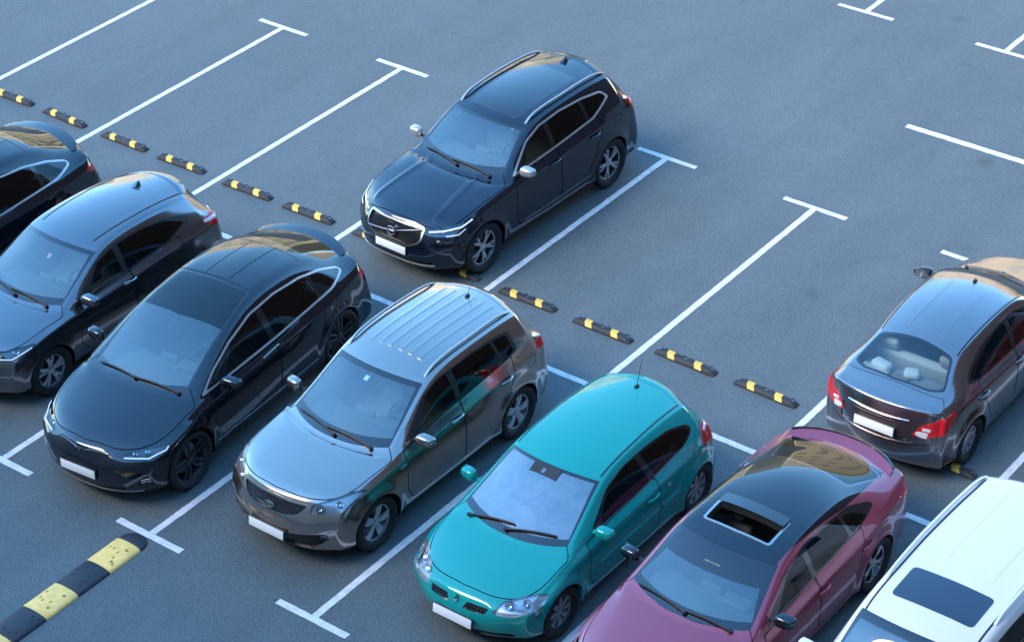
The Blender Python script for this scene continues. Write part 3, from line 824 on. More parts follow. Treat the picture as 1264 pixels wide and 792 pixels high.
def fin(root, b, x, m):
    p, n = b.tp(x, 0); v = []; f = []
    prof = [(-.09,0,.03),(-.02,.030,.024),(.03,.062,.012),(.065,.066,.007),(.075,0,.022)]
    for xx, zz, ww in prof: v += [p+Vector((xx,-ww,zz-.002 if zz else -.006)), p+Vector((xx,ww,zz-.002 if zz else -.006)), p+Vector((xx,.030 if zz == 0 else .028,-.006)), p+Vector((xx,-.030 if zz == 0 else -.028,-.006))]
    for i in range(len(prof)-1):
        for k in range(4): k2 = (k+1)%4; f.append((i*4+k, (i+1)*4+k, (i+1)*4+k2, i*4+k2))
    f.append((0,1,2,3)); f.append((19,18,17,16)); mkobj('shark_fin_antenna', v, f, m, root, 50)
def spoiler_lip(root, b, x, z, hw, ln, m, z0=.0, droop=.04, th=.03, bow=.10, name='spoiler', tip=.55):
    """roof or boot spoiler: a curved blade from the surface rearwards"""
    n_ = 25; v = []; f = []
    for i in range(n_):
        u = i/(n_-1)*2-1; y = u*hw; xb = x - bow*u*u; e = (1-abs(u)**6)
        p, _ = b.tp(xb-.03, y); zt = p.z
        l2 = ln*(tip+(1-tip)*e)
        sec = [(xb-.06, b.tp(xb-.06,y)[0].z-.004), (xb-.02, zt+.006), (xb+l2*.5, zt+.004-droop*.4+z0*.6), (xb+l2, zt-droop+z0), (xb+l2-.008, zt-droop-th*.7+z0), (xb+l2*.5, zt-droop-th+z0*.4), (xb-.02, zt-th*1.5)]
        v += [Vector((a, y, c)) for a, c in sec]
    k = 7
    for i in range(n_-1):
        for j in range(k): j2 = (j+1)%k; f.append((i*k+j, i*k+j2, (i+1)*k+j2, (i+1)*k+j))
    f.append(tuple(range(k-1,-1,-1))); f.append(tuple((n_-1)*k+j for j in range(k)))
    return mkobj(name, v, f, m, root, 50)
def bars(b, par, zs, ym, m, dx=.012, name='slat', w_=.008):
    for z in zs:
        y1 = ym(z) if callable(ym) else ym; q = []
        for i in range(25):
            y = lerp(-y1, y1, i/24); pp, n = b.fr(y, z); q.append((pp+Vector((dx,0,0)), Vector((-1,0,.2))))
        g = G(); g.add(*ribbon(q, w_, .008)); g.obj(name, m, par)
def strip(b, par, pts, d, w_, h, m, name, lift=.002, n_=4):
    """pair of strips that follow the surface through 3-D points seen along d (given on the +y side)"""
    q = []; d = Vector(d).normalized(); d = Vector((d.x,-d.y,d.z))
    for i in range(len(pts)-1):
        for k in range(n_+(i == len(pts)-2)):
            c = Vector(pts[i]).lerp(Vector(pts[i+1]), k/n_); c.y = -c.y
            q.append(b.hit(c+d, -d))
    v, f = ribbon(q, w_, h, lift); return both(name, v, f, m, par)
def crossbar(b, par, pts, w_, h, m, name, rear=False, lift=.002):
    q = [(b.rr(y,z) if rear else b.fr(y,z)) for y, z in pts]; g = G(); g.add(*ribbon(q, w_, h, lift)); return g.obj(name, m, par)
def smooth_pts(pts, n_=6):
    out = []
    for i in range(len(pts)-1):
        p0, p1, p2, p3 = [np.array(pts[min(max(j,0),len(pts)-1)], float) for j in (i-1,i,i+1,i+2)]
        for k in range(n_+(i == len(pts)-2)):
            t = k/n_; out.append(tuple(.5*((2*p1)+(-p0+p2)*t+(2*p0-5*p1+4*p2-p3)*t*t+(-p0+3*p1-3*p2+p3)*t**3)))
    return out
WHITELED = mat('daylight_strip', (.85,.87,.9), .25)
# ------------------------------------------------------------------ black SUV in the upper row
def volvo():
    p = paint('black_blue_paint', (.004,.007,.016), .2, .3, 1.0, .03, .08)
    def crease_line(q):
        t = abs(q.y-(.52-.10*max(0,q.x-.4))); 
        return Vector((0,0,.014*max(0,1-t/.07)**2)) if .3 < q.x < 1.42 and q.z > .85 and q.y < .75 else Vector((0,0,0))
    def pre(b):
        b.front(rnd([(-.03,.585),(.30,.59),(.44,.66),(.475,.72),(.47,.845),(.43,.87),(-.03,.885)], [0,.05,.05,.03,.03,.03,0]), 'gf', lim=lambda m: m.x < .6)
        b.front(rnd([(-.03,.612),(.295,.617),(.425,.68),(.45,.73),(.447,.835),(.42,.848),(-.03,.862)], [0,.05,.05,.03,.03,.02,0]), 'gr', ('gf',), lim=lambda m: m.x < .6)
        b.cut(rnd([(.13,.53,.775),(.34,.82,.745),(.52,.92,.82),(.66,.92,.925),(.40,.76,.905),(.16,.53,.875)], .02), (-.8,.6,.2), 'headlight', lim=lambda m: m.x < 1.0)
        b.front(rnd([(-.03,.30),(.55,.30),(.62,.38),(.55,.40),(-.03,.40)], [0,.03,.03,.03,0]), 'intake', lim=lambda m: m.x < .7)
        b.cut(rnd([(4.1,.60,1.50),(4.0,.70,1.50),(4.15,.80,1.22),(4.3,.92,1.05),(4.5,.80,.90),(4.55,.62,.92),(4.5,.74,1.05)], .02), (.7,.7,.1), 'tail', lim=lambda m: m.x > 3.7)
        b.side([(-.2,.1),(5,.1),(5,.29),(-.2,.29)], 'cladding', lim=lambda m: .5 < m.x < 4.4)
        b.top(rnd(halfpoly([(2.20,0),(2.22,.44),(3.55,.44),(3.55,0)]), [0,.05,.05,0]), 'panoroof')
    def post(b, root, doors):
        b.emit('cladding', 'sill_cladding', BLACK, root, split=True); b.emit('panoroof', 'sunroof', GLOSSBLK, root, off=.003, wall=-.01)
        gf = b.emit('gf', 'grille', SATIN, root, off=.008, wall=-.03)[0]; b.emit('gr', 'grille_mesh', GLOSSBLK, gf, off=-.03, wall=.035)
        bars(b, gf, [.63+.022*i for i in range(10)], lambda z: interp([(.61,.28),(.70,.42),(.84,.44)], z), mat('grille_black', (.03,.03,.033), .3, .3), .02)
        # ring badge on a diagonal bar
        c = b.fr(0,.735)[0]+Vector((-.022,0,0)); M = basis(Vector((-1,0,.1))); g = G(); k = 24
        g.add(*tube([c+M@Vector((math.cos(2*math.pi*i/k)*.062, math.sin(2*math.pi*i/k)*.062, 0)) for i in range(k+1)], .011, 8, False))
        e = g.obj('emblem', SATIN, gf); g = G(); g.add(*tube([c+M@Vector((.045,.045,0)), c+M@Vector((.085,.085,0))], .008, 6)); g.add(*rbox(c+M@Vector((.09,.09,0)), (.035,.035,.012), .004, 1, M@Matrix.Rotation(R(45),3,'Z'))); g.add(*rbox(c, (.1,.03,.01), .003, 1, M)); g.obj('emblem_arrow', SATIN, e)
        a = [(.42,.70),(.25,.73),(.0,.745),(-.2,.79),(-.42,.84)]; 
        q = []
        for y, z in smooth_pts([(-.44,.835),(-.25,.80),(0,.735),(.25,.70),(.44,.675)]): pp, n = b.fr(y,z); q.append((pp+Vector((-.004,0,0)), Vector((-1,0,.1))))
        g = G(); g.add(*ribbon(q, .016, .008)); g.obj('grille_bar', SATIN, gf)
        hl = lamp(b, root, 'headlight', None, None, .05, bulbs=[((.27,-.66,.83),(-.85,-.45,.2),.04)])
        strip(b, hl, [(.15,.55,.825),(.28,.70,.83),(.46,.86,.86),(.62,.915,.918)], (-.8,.6,.2), .022, .004, WHITELED, 'light_bar')
        strip(b, hl, [(.30,.72,.765),(.42,.84,.775),(.50,.895,.83)], (-.8,.6,.2), .014, .004, WHITELED, 'light_bar')
        b.emit('intake', 'air_intake', BLACK, root, off=-.03, wall=.03)
        b.emit('tail', 'tail_light', REDLENS, root, 'pair', off=.005, wall=-.02)
        crossbar(b, root, [(y, .335-.0*abs(y)) for y in np.linspace(-.62,.62,21)], .022, .012, SATIN, 'bumper_trim')
        pp, n = b.fr(0,.515); plate(root, pp, Vector((-1,0,.05)).normalized())
        for dd, x in zip(doors, (2.40, 3.30)): handle(dd, b, x, 1.0, p)
        wipers(root, b, None, [((1.42,-.57),(1.40,.06)), ((1.36,-.05),(1.48,.58))])
        rails(root, b, [(2.22,.565),(3.0,.58),(4.02,.555)], SATIN, .02, .045)
        fin(root, b, 3.82, p); spoiler_lip(root, b, 4.04, 1.56, .50, .12, p, z0=.0)
        strip(b, doors[0][0].parent, [(1.72,.93,.40),(2.5,.95,.40),(3.2,.94,.42)], (0,1,0), .022, .008, mat('trim_grey', (.22,.22,.23), .35, .8), 'side_moulding')
        # sticker in the top corner of the windscreen
        pp, n = b.tp(2.08,-.46); g = G(); g.add(*rbox(pp+Vector((0,0,-.012)), (.05,.06,.003), 0, 1, basis(n))); g.obj('windscreen_sticker', mat('sticker_red', (.6,.2,.2), .5), root)
    st = [(.44,.24,.12,.905,.895,.48),(.62,.42,.32,.985,.975,.50),(.90,.80,.74,1.045,1.03,.55),(1.25,1.18,1.12,1.09,1.07,.62),
          (1.52,1.42,1.28,1.085,1.055,.75),(1.78,1.78,1.68,1.345,1.295,.70),(2.10,2.18,2.07,1.57,1.52,.65),(2.6,2.6,2.6,1.65,1.60,.635),
          (3.1,3.1,3.1,1.668,1.615,.632),(3.6,3.6,3.62,1.66,1.605,.625),(4.02,4.0,4.14,1.62,1.55,.605),(4.2,4.22,4.36,1.35,1.32,.64),(4.32,4.36,4.52,1.10,1.08,.66)]
    return make_car(dict(name='sport_utility_vehicle', paint=p, L=4.69, fo=.87, wb=2.83, R=.37, arch=(.41,.41), clr=.21, waist=.70,
        plan=[(0,.82),(.44,.86),(.62,.905),(.90,.93),(1.6,.935),(2.5,.95),(3.5,.948),(4.0,.915),(4.32,.87)],
        belt=[(.44,.87),(.62,.94),(.90,1.0),(1.25,1.03),(1.58,1.05),(2.5,1.12),(3.3,1.17),(3.8,1.21),(4.32,1.12)],
        shoulder=[(.44,.80),(.62,.87),(.90,.93),(1.6,.985),(2.5,1.02),(3.3,1.045),(4.32,1.02)],
        front=[(.22,.14),(.30,.05),(.46,.0),(.72,.03)], front_corner=[.44,.40,.36,.38], rear=[(.28,4.6),(.38,4.67),(.6,4.69),(.85,4.64)], rear_corner=[4.35,4.40,4.42,4.38],
        st=st, cowl=4, roof_end=10, shape=[crease_line], bow=3.3,
        ws=[(1.32,0),(1.37,.42),(1.53,.72),(2.17,.615),(2.075,0)], frit=[.11,.11,.035,.06], rg=[(4.13,0),(4.12,.46),(4.36,.58),(4.46,.40),(4.50,0)],
        dlo=[(1.58,1.085),(2.5,1.15),(3.34,1.20),(3.84,1.355),(3.70,1.475),(3.3,1.53),(2.8,1.55),(2.35,1.52),(2.04,1.42)], trim_w=.024, trim_m=TRIM,
        win=[([(1.78,1.125),(2.44,1.17),(2.42,1.505),(2.30,1.485),(2.06,1.395)],.03), ([(2.52,1.175),(3.24,1.218),(3.20,1.505),(2.8,1.52),(2.52,1.515)],.03), ([(3.30,1.225),(3.38,1.235),(3.77,1.358),(3.67,1.445),(3.27,1.497)],.03)],
        win_door=[0,1,None], win_m=[SIDEGLASS,DARKGLASS,DARKGLASS], dlo_gloss=True,
        doors=[[(1.58,1.05),(2.53,1.18),(2.53,.36),(1.62,.36),(1.54,.55)], [(2.535,1.18),(3.50,1.22),(3.50,.95),(3.24,.60),(3.08,.36),(2.535,.36)]],
        hood=[(.15,0),(.18,.46),(.32,.70),(.60,.83),(1.42,.86),(1.28,0)], hood_r=[0,.15,.15,.15,.05,0], fuel=[(3.80,.92),(3.98,.92),(3.98,1.06),(3.80,1.06)],
        dash=(1.58,1.03,.62), seats=(2.72,3.5), seat_z=.58, mirror_in=2.05, mirror=(1.74,1.12), mirror_ln=.215, mirror_m=mat('mirror_silver', (.46,.46,.47), .3, .7, .6), wheel=('volvo',.258,.235), seat_m=SEATGREY, arch_m=p, pre=pre, post=post))
# ------------------------------------------------------------------ black fastback SUV with panoramic windscreen
def tesla():
    p = paint('black_paint', (.003,.005,.010), .15, .3, 1.0, .03, .06)
    tint = glass('sun_tint_glass', (.10,.12,.15), .08)
    def pre(b):
        b.top([(2.02,-.05),(2.10,.9),(3.2,.9),(3.2,-.05)], 'topglass', ('windscreen',))
        b.cut(rnd([(.14,.56,.725),(.34,.82,.70),(.54,.94,.755),(.58,.93,.80),(.36,.78,.80),(.16,.56,.765)], .02), (-.8,.6,.25), 'headlight', lim=lambda m: m.x < 1.0)
        b.front(rnd([(-.03,.26),(.52,.26),(.58,.33),(-.03,.34)], [0,.03,.03,0]), 'intake', lim=lambda m: m.x < .7)
        b.cut(rnd([(.3,.66,.36),(.3,.82,.40),(.3,.82,.50),(.3,.70,.46)], .02), (-1,.5,0), 'vent', lim=lambda m: m.x < .7)
        b.cut(rnd([(4.8,.55,.92),(4.65,.88,.92),(4.45,.95,.98),(4.5,.90,1.05),(4.8,.55,1.02)], .02), (.8,.6,.1), 'tail', lim=lambda m: m.x > 4.0)
        b.side([(-.2,.1),(5.2,.1),(5.2,.30),(-.2,.30)], 'cladding', lim=lambda m: .5 < m.x < 4.7)
        for y0 in (.17,):
            b.top([(2.80,y0),(2.80,y0+.012),(3.75,y0+.012),(3.75,y0)], 'seam')
        b.top([(2.76,-.03),(2.76,.56),(2.772,.56),(2.772,-.03)], 'seam')
        b.top([(3.72,-.03),(3.72,.54),(3.732,.54),(3.732,-.03)], 'seam')
    def post(b, root, doors):
        b.emit('topglass', 'windscreen_upper_glass', tint, root, off=-.004)
        b.emit('cladding', 'sill_cladding', BLACK, root, split=True)
        hl = lamp(b, root, 'headlight', None, None, .045, bulbs=[((.26,-.66,.755),(-.85,-.45,.2),.03),((.36,-.77,.76),(-.8,-.55,.2),.03)])
        strip(b, hl, [(.16,.585,.733),(.34,.81,.712),(.52,.925,.755),(.56,.93,.785)], (-.8,.6,.25), .016, .004, WHITELED, 'light_bar')
        b.emit('intake', 'air_intake', BLACK, root, off=-.03, wall=.03)
        v = b.emit('vent', 'bumper_vent', GLOSSBLK, root, 'pair', off=-.03, wall=.03)
        for z in (.40,.435): strip(b, v, [(.3,.70,z),(.3,.81,z+.015)], (-1,.5,0), .008, .006, SATIN, 'vent_fin')
        strip(b, v, [(.3,.81,.39),(.3,.825,.50)], (-1,.5,0), .012, .006, SATIN, 'vent_fin')
        b.emit('tail', 'tail_light', REDLENS, root, 'pair', off=.005, wall=-.02)
        # winged chrome T bar across the nose
        t = crossbar(b, root, smooth_pts([(-.36,.745),(-.25,.758),(-.12,.755),(-.05,.735)]), .014, .01, CHROME, 'nose_bar')
        crossbar(b, root, smooth_pts([(.36,.745),(.25,.758),(.12,.755),(.05,.735)]), .014, .01, CHROME, 'nose_bar')
        g = G(); pp, n = b.fr(0,.73); M = basis(Vector((-1,0,.4))); k = [(-.045,.026),(-.03,.034),(.03,.034),(.045,.026),(.012,.018),(0,-.035),(-.012,.018)]
        v = [pp+Vector((-.004,0,0))+M@Vector((x,y,0)) for x, y in k]+[pp+Vector((-.004,0,0))+M@Vector((x,y,.01)) for x, y in k]
        g.add(v, [tuple(range(7,14))]+[(i,(i+1)%7,7+(i+1)%7,7+i) for i in range(7)]); g.obj('emblem', CHROME, root, 20)
        crossbar(b, root, [(y, .245) for y in np.linspace(-.7,.7,25)], .018, .01, mat('trim_grey', (.22,.22,.23), .35, .8), 'bumper_trim')
        pp, n = b.fr(0,.50); plate(root, pp, Vector((-1,0,.05)).normalized())
        strip(b, doors[0], [(2.38,.97,.965),(2.70,.97,.985)], (0,1,0), .022, .008, SATIN, 'handle')
        strip(b, doors[0][0].parent, [(1.40,.97,.36),(2.5,.98,.36),(3.4,.97,.37)], (0,1,0), .018, .008, mat('trim_grey', (.22,.22,.23), .35, .8), 'side_moulding')
        wipers(root, b, None, [((1.18,-.62),(1.12,.0)), ((1.12,-.02),(1.20,.58))])
        spoiler_lip(root, b, 4.60, 1.2, .66, .14, p, z0=.012, droop=.01, th=.016, bow=.16)
    st = [(.44,.24,.10,.775,.765,.48),(.62,.44,.32,.885,.87,.52),(.93,.80,.70,.985,.965,.56),(1.12,1.02,.92,1.035,1.01,.62),
          (1.28,1.20,1.02,1.06,1.03,.77),(1.60,1.60,1.47,1.29,1.23,.72),(2.0,2.02,1.93,1.47,1.405,.665),(2.5,2.5,2.5,1.60,1.53,.605),
          (3.0,3.0,3.02,1.635,1.56,.59),(3.5,3.5,3.55,1.60,1.52,.58),(3.95,3.95,4.02,1.50,1.42,.575),(4.3,4.3,4.42,1.335,1.275,.60),(4.55,4.62,4.78,1.185,1.16,.66)]
    return make_car(dict(name='fastback_suv', paint=p, L=5.03, fo=.92, wb=3.0, R=.375, arch=(.415,.415), clr=.20, waist=.68,
        plan=[(0,.85),(.44,.87),(.62,.93),(.93,.965),(1.5,.965),(2.5,.985),(3.5,.995),(4.0,.98),(4.55,.90)],
        belt=[(.44,.74),(.62,.83),(.93,.925),(1.12,.965),(1.30,.985),(2.5,1.02),(3.5,1.05),(4.1,1.10),(4.55,1.10)],
        shoulder=[(.44,.70),(.62,.77),(.93,.86),(1.3,.91),(2.5,.935),(3.5,.96),(4.0,1.0),(4.55,1.0)],
        front=[(.20,.14),(.28,.05),(.44,.0),(.62,.02)], front_corner=[.46,.42,.38,.40], rear=[(.30,4.9),(.40,5.0),(.62,5.03),(.92,4.94)], rear_corner=[4.6,4.66,4.68,4.62],
        st=st, cowl=4, roof_end=None, crease=dict(cowl=.35, rail=.25), bow=2.7,
        ws=[(1.06,0),(1.11,.42),(1.26,.74),(2.05,.63),(2.74,.575),(2.74,0)], frit=[.07,.07,.03,.03,.03], ws_r=[.05,.05,.2,.03],
        rg=[(3.86,0),(3.86,.48),(4.45,.55),(4.62,.40),(4.66,0)],
        dlo=[(1.30,1.02),(2.7,1.05),(3.9,1.10),(4.24,1.165),(4.20,1.225),(3.9,1.335),(3.5,1.425),(3.0,1.475),(2.5,1.455),(2.02,1.345),(1.62,1.19)], trim_w=.022, trim_m=TRIM,
        win=[([(1.78,1.06),(2.62,1.08),(2.60,1.43),(2.4,1.41),(2.04,1.31)],.03), ([(2.72,1.085),(3.62,1.115),(3.60,1.375),(3.4,1.41),(3.0,1.45),(2.72,1.445)],.03), ([(3.68,1.12),(4.06,1.155),(3.9,1.29),(3.68,1.355)],.03)],
        win_door=[0,1,None], win_m=[SIDEGLASS,DARKGLASS,DARKGLASS], dlo_gloss=True,
        doors=[[(1.46,1.03),(2.66,1.11),(2.66,.38),(1.50,.38),(1.40,.60)], [(2.665,1.11),(3.72,1.14),(3.68,.90),(3.48,.62),(3.38,.38),(2.665,.38)]],
        hood=[(.16,0),(.22,.44),(.40,.70),(.66,.85),(1.16,.88),(1.02,0)], hood_r=[0,.15,.15,.15,.05,0],
        dash=(1.36,.99,.64), seats=(2.62,3.5), seat_z=.60, mirror_in=1.85, mirror=(1.66,1.04), mirror_ln=.26, wheel=('turbine',.285,.25), seat_m=SEATBLACK, arch_m=BLACK, rear_glass=DARKGLASS, pre=pre, post=post))
# ------------------------------------------------------------------ dark grey crossover
def hrv():
    p = paint('dark_slate_paint', (.165,.16,.17), .92, .17, 1.0, .03, .4)
    def pre(b):
        b.front(rnd([(-.03,.70),(.40,.72),(.50,.76),(.50,.81),(-.03,.815)], [0,.03,.02,.02,0]), 'gr', lim=lambda m: m.x < .6)
        b.cut(rnd([(.16,.50,.735),(.34,.79,.735),(.62,.88,.83),(.66,.86,.875),(.42,.76,.865),(.20,.50,.825)], .02), (-.8,.6,.25), 'headlight', lim=lambda m: m.x < 1.0)
        b.front(rnd([(-.03,.28),(.56,.28),(.64,.42),(.56,.46),(-.03,.46)], [0,.03,.03,.03,0]), 'intake', lim=lambda m: m.x < .7)
        b.cut(rnd([(4.18,.52,.95),(4.1,.78,.90),(3.92,.88,.97),(3.82,.88,1.08),(4.0,.74,1.10),(4.15,.52,1.04)], .03), (.7,.7,.1), 'tail', lim=lambda m: m.x > 3.5)
        b.side([(-.2,.1),(5,.1),(5,.28),(-.2,.28)], 'cladding', lim=lambda m: .45 < m.x < 4.2)
    def post(b, root, doors):
        b.emit('cladding', 'sill_cladding', BLACK, root, split=True)
        gr = b.emit('gr', 'grille', GLOSSBLK, root, off=-.02, wall=.02)[0]
        crossbar(b, gr, [(y,.80) for y in np.linspace(-.5,.5,21)], .03, .012, CHROME, 'grille_bar'); bars(b, gr, [.725,.745,.765], .42, BLACK)
        hl = lamp(b, root, 'headlight', None, None, .045, bulbs=[((.27,-.60,.785),(-.85,-.45,.25),.042),((.42,-.75,.81),(-.75,-.6,.3),.038)])
        strip(b, hl, [(.18,.52,.755),(.34,.76,.75),(.58,.87,.835)], (-.8,.6,.25), .014, .004, WHITELED, 'light_bar')
        b.emit('intake', 'air_intake', BLACK, root, off=-.03, wall=.03)
        t = b.emit('tail', 'tail_light', REDLENS, root, 'pair', off=.008, wall=-.02)
        strip(b, t, [(4.05,.72,1.03),(3.90,.83,1.05),(3.84,.86,1.075)], (.7,.7,.1), .05, .004, CLEARLENS, 'reversing_lens', lift=.009)
        pp, n = b.fr(0,.52); plate(root, pp, Vector((-1,0,.05)).normalized())
        handle(doors[0], b, 2.30, .93, CHROME)
        pp, n = b.tp(1.70,-.10); g = G(); g.add(*rbox(pp+n*-.012, (.05,.07,.003), 0, 1, basis(n))); g.obj('windscreen_sticker', mat('sticker_pink', (.75,.25,.35), .5), root)
        for z in (.33,): strip(b, doors[0][0].parent, [(1.5,.88,.36),(2.6,.88,.36)], (0,1,0), .016, .006, CHROME, 'side_moulding')
        wipers(root, b, None, [((1.18,-.54),(1.16,.06)), ((1.11,-.05),(1.25,.56))])
        fin(root, b, 3.38, p); spoiler_lip(root, b, 3.84, 1.47, .48, .13, p, z0=.0)
        for y in (.46,):
            q = [b.tp(x,-y-.02*math.sin((x-2.1)*1.8)) for x in np.linspace(2.15,3.7,16)]; v, f = ribbon(q, .02, .004); both('roof_moulding', v, f, GAP, root)
    st = [(.42,.24,.12,.835,.825,.46),(.60,.40,.30,.905,.895,.48),(.87,.74,.66,.965,.95,.52),(1.15,1.05,.97,1.005,.985,.58),
          (1.32,1.20,1.04,1.005,.98,.72),(1.62,1.62,1.48,1.235,1.18,.675),(2.0,2.04,1.92,1.45,1.39,.62),(2.45,2.45,2.42,1.525,1.46,.59),
          (2.95,2.95,2.95,1.535,1.465,.58),(3.4,3.4,3.45,1.505,1.43,.565),(3.74,3.72,3.88,1.45,1.365,.545),(3.9,3.94,4.08,1.24,1.20,.57),(4.02,4.1,4.22,1.03,1.01,.62)]
    return make_car(dict(name='crossover_car', paint=p, L=4.33, fo=.87, wb=2.61, R=.335, arch=(.37,.37), clr=.20, waist=.66,
        plan=[(0,.78),(.42,.81),(.60,.86),(.87,.88),(1.4,.88),(2.5,.892),(3.4,.89),(3.75,.865),(4.02,.82)],
        belt=[(.42,.80),(.60,.87),(.87,.925),(1.15,.95),(1.36,.965),(2.3,1.01),(3.0,1.06),(3.5,1.11),(4.02,1.06)],
        shoulder=[(.42,.75),(.60,.81),(.87,.86),(1.4,.895),(2.3,.93),(3.0,.96),(3.6,.99),(4.02,.97)],
        front=[(.22,.14),(.30,.06),(.48,.0),(.68,.04)], front_corner=[.42,.38,.34,.36], rear=[(.26,4.24),(.36,4.31),(.58,4.33),(.85,4.29)], rear_corner=[4.0,4.06,4.08,4.05],
        st=st, cowl=4, roof_end=10, ws=[(1.08,0),(1.13,.42),(1.30,.695),(2.04,.60),(1.93,0)], frit=[.11,.11,.035,.06], rg=[(3.88,0),(3.87,.44),(4.08,.54),(4.18,.38),(4.20,0)],
        dlo=[(1.44,.995),(2.3,1.035),(3.1,1.09),(3.56,1.20),(3.54,1.255),(3.2,1.345),(2.8,1.395),(2.35,1.395),(1.96,1.315)], dlo_r=.04,
        win=[([(1.66,1.02),(2.28,1.052),(2.26,1.37),(1.97,1.30)],.03), ([(2.36,1.056),(3.08,1.10),(3.46,1.20),(3.18,1.325),(2.8,1.375),(2.36,1.375)],.03)],
        win_door=[0,1], win_m=[SIDEGLASS,DARKGLASS],
        doors=[[(1.42,.975),(2.38,1.06),(2.38,.34),(1.48,.34),(1.38,.5)], [(2.385,1.06),(3.30,1.10),(3.28,.90),(3.06,.56),(2.94,.34),(2.385,.34)]],
        hood=[(.165,0),(.20,.38),(.34,.64),(.58,.77),(1.20,.81),(1.045,0)], hood_r=[0,.15,.15,.15,.05,0],
        dash=(1.28,.945,.60), seats=(2.45,3.2), seat_z=.53, mirror_in=1.92, mirror=(1.56,1.02), wheel=('twin',.228,.215), seat_m=SEATGREY, arch_m=BLACK, mirror_m=p, pre=pre, post=post))
# ------------------------------------------------------------------ turquoise three-door hatchback
def renault():
    p = paint('turquoise_paint', (.0,.245,.225), .12, .34, 1.0, .03, .25)
    def pre(b):
        b.cut(rnd([(.16,.40,.545),(.24,.62,.525),(.46,.84,.60),(.60,.86,.70),(.50,.78,.735),(.26,.46,.655)], [.03,.05,.06,.03,.03,.04]), (-.75,.55,.4), 'headlight', lim=lambda m: m.x < .9)
        b.front(rnd([(.10,.545),(.36,.545),(.385,.60),(.13,.615)], [.02,.02,.02,.03]), 'gr', lim=lambda m: m.x < .5)
        b.front(rnd([(-.03,.235),(.58,.235),(.66,.285),(.60,.315),(-.03,.325)], [0,.02,.02,.02,0]), 'intake', lim=lambda m: m.x < .6)
        b.cut(rnd([(3.9,.62,.90),(3.86,.80,.80),(3.70,.88,.80),(3.62,.87,.90),(3.70,.80,1.04),(3.84,.66,1.03)], .04), (.6,.75,.15), 'tail', lim=lambda m: m.x > 3.3)
        b.band('top', [(3.60,-.02),(3.60,.25),(3.61,.46)])
    def post(b, root, doors):
        lamp(b, root, 'headlight', None, None, .05, housing=mat('lamp_silver', (.55,.56,.57), .3, .7), bulbs=[((.30,-.55,.62),(-.8,-.4,.45),.055),((.40,-.70,.64),(-.75,-.5,.45),.05)])
        gr = b.emit('gr', 'grille', GLOSSBLK, root, 'pair', off=-.025, wall=.025)
        for i, o in enumerate(gr):
            sg = -1 if i == 0 else 1
            for z in (.562,.580,.598):
                q = []
                for t in np.linspace(.12,.375,8): pp, n = b.fr(sg*t, z); q.append((pp+Vector((.008,0,0)), Vector((-1,0,.2))))
                g = G(); g.add(*ribbon(q, .007, .007)); g.obj('slat', mat('grille_black', (.03,.03,.033), .3, .3), o)
            for y in (.16,.20,.24,.28,.32,.36):
                q = []
                for z in np.linspace(.548,.61,5): pp, n = b.fr(sg*y, z); q.append((pp+Vector((.008,0,0)), Vector((-1,0,.2))))
                g = G(); g.add(*ribbon(q, .006, .007)); g.obj('slat', mat('grille_black', (.03,.03,.033), .3, .3), o)
        b.emit('intake', 'air_intake', BLACK, root, off=-.03, wall=.03)
        # diamond badge
        pp, n = b.fr(0,.605); M = basis(Vector((-1,0,.5))); c = pp+Vector((-.008,0,0)); g = G()
        o_ = [(0,.055),(.036,0),(0,-.055),(-.036,0)]; i_ = [(0,.028),(.017,0),(0,-.028),(-.017,0)]
        v = [c+M@Vector((*q,.002)) for q in o_]+[c+M@Vector((*q,.002)) for q in i_]+[c+M@Vector(((a[0]+d[0])/2,(a[1]+d[1])/2,.016)) for a, d in zip(o_, i_)]
        f = []
        for k in range(4): k2 = (k+1)%4; f += [(k,k2,8+k2,8+k),(8+k,8+k2,4+k2,4+k)]
        g.add(v, f); g.obj('emblem', CHROME, root, 20)
        b.emit('tail', 'tail_light', REDLENS, root, 'pair', off=.008, wall=-.02)
        strip(b, root, [(3.84,.68,1.0),(3.72,.80,.99)], (.6,.75,.15), .04, .004, CLEARLENS, 'reversing_lens', lift=.009)
        pp, n = b.fr(0,.42); plate(root, pp+Vector((-.005,0,0)), Vector((-1,0,.15)).normalized())
        handle(doors[0], b, 2.52, .80, p)
        strip(b, doors[0], [(1.50,.88,.55),(2.1,.89,.56),(2.62,.89,.57)], (0,1,0), .05, .012, p, 'side_moulding')
        strip(b, root, [(2.70,.89,.57),(3.02,.885,.575)], (0,1,0), .05, .012, p, 'side_moulding')
        wipers(root, b, None, [((.99,.52),(1.05,-.06)), ((.97,.0),(1.16,-.55))])
        whip(root, b, 3.46, 0, .42, .5); spoiler_lip(root, b, 3.67, 1.36, .48, .10, p, z0=.0, bow=.10)
        q = [b.tp(x,-y) for x, y in zip(np.linspace(1.95,3.55,18), np.interp(np.linspace(1.95,3.55,18), [1.95,2.6,3.55],[.56,.545,.515]))]; v, f = ribbon(q, .018, .004); both('roof_moulding', v, f, BLACK, root)
        pp, n = b.tp(1.22,-.52); g = G(); g.add(*rbox(pp+Vector((0.02,0,-.015)), (.16,.12,.003), 0, 1, basis(n, Vector((1,.3,0))))); g.obj('windscreen_paper', mat('dark_paper', (.03,.03,.035), .6), root)
        pp, n = b.tp(1.70,0); g = G(); g.add(*rbox(pp+n*-.006, (.15,.36,.004), 0, 1, basis(n, Vector((1,0,0)))@Matrix.Rotation(R(90),3,'Z'))); g.obj('sensor_cover', BLACK, root)
        pp, n = b.tp(1.20,.58); g = G(); g.add(*rbox(pp+Vector((0,0,-.012)), (.05,.06,.003), 0, 1, basis(n))); g.obj('windscreen_sticker', mat('sticker_red', (.6,.12,.12), .5), root)
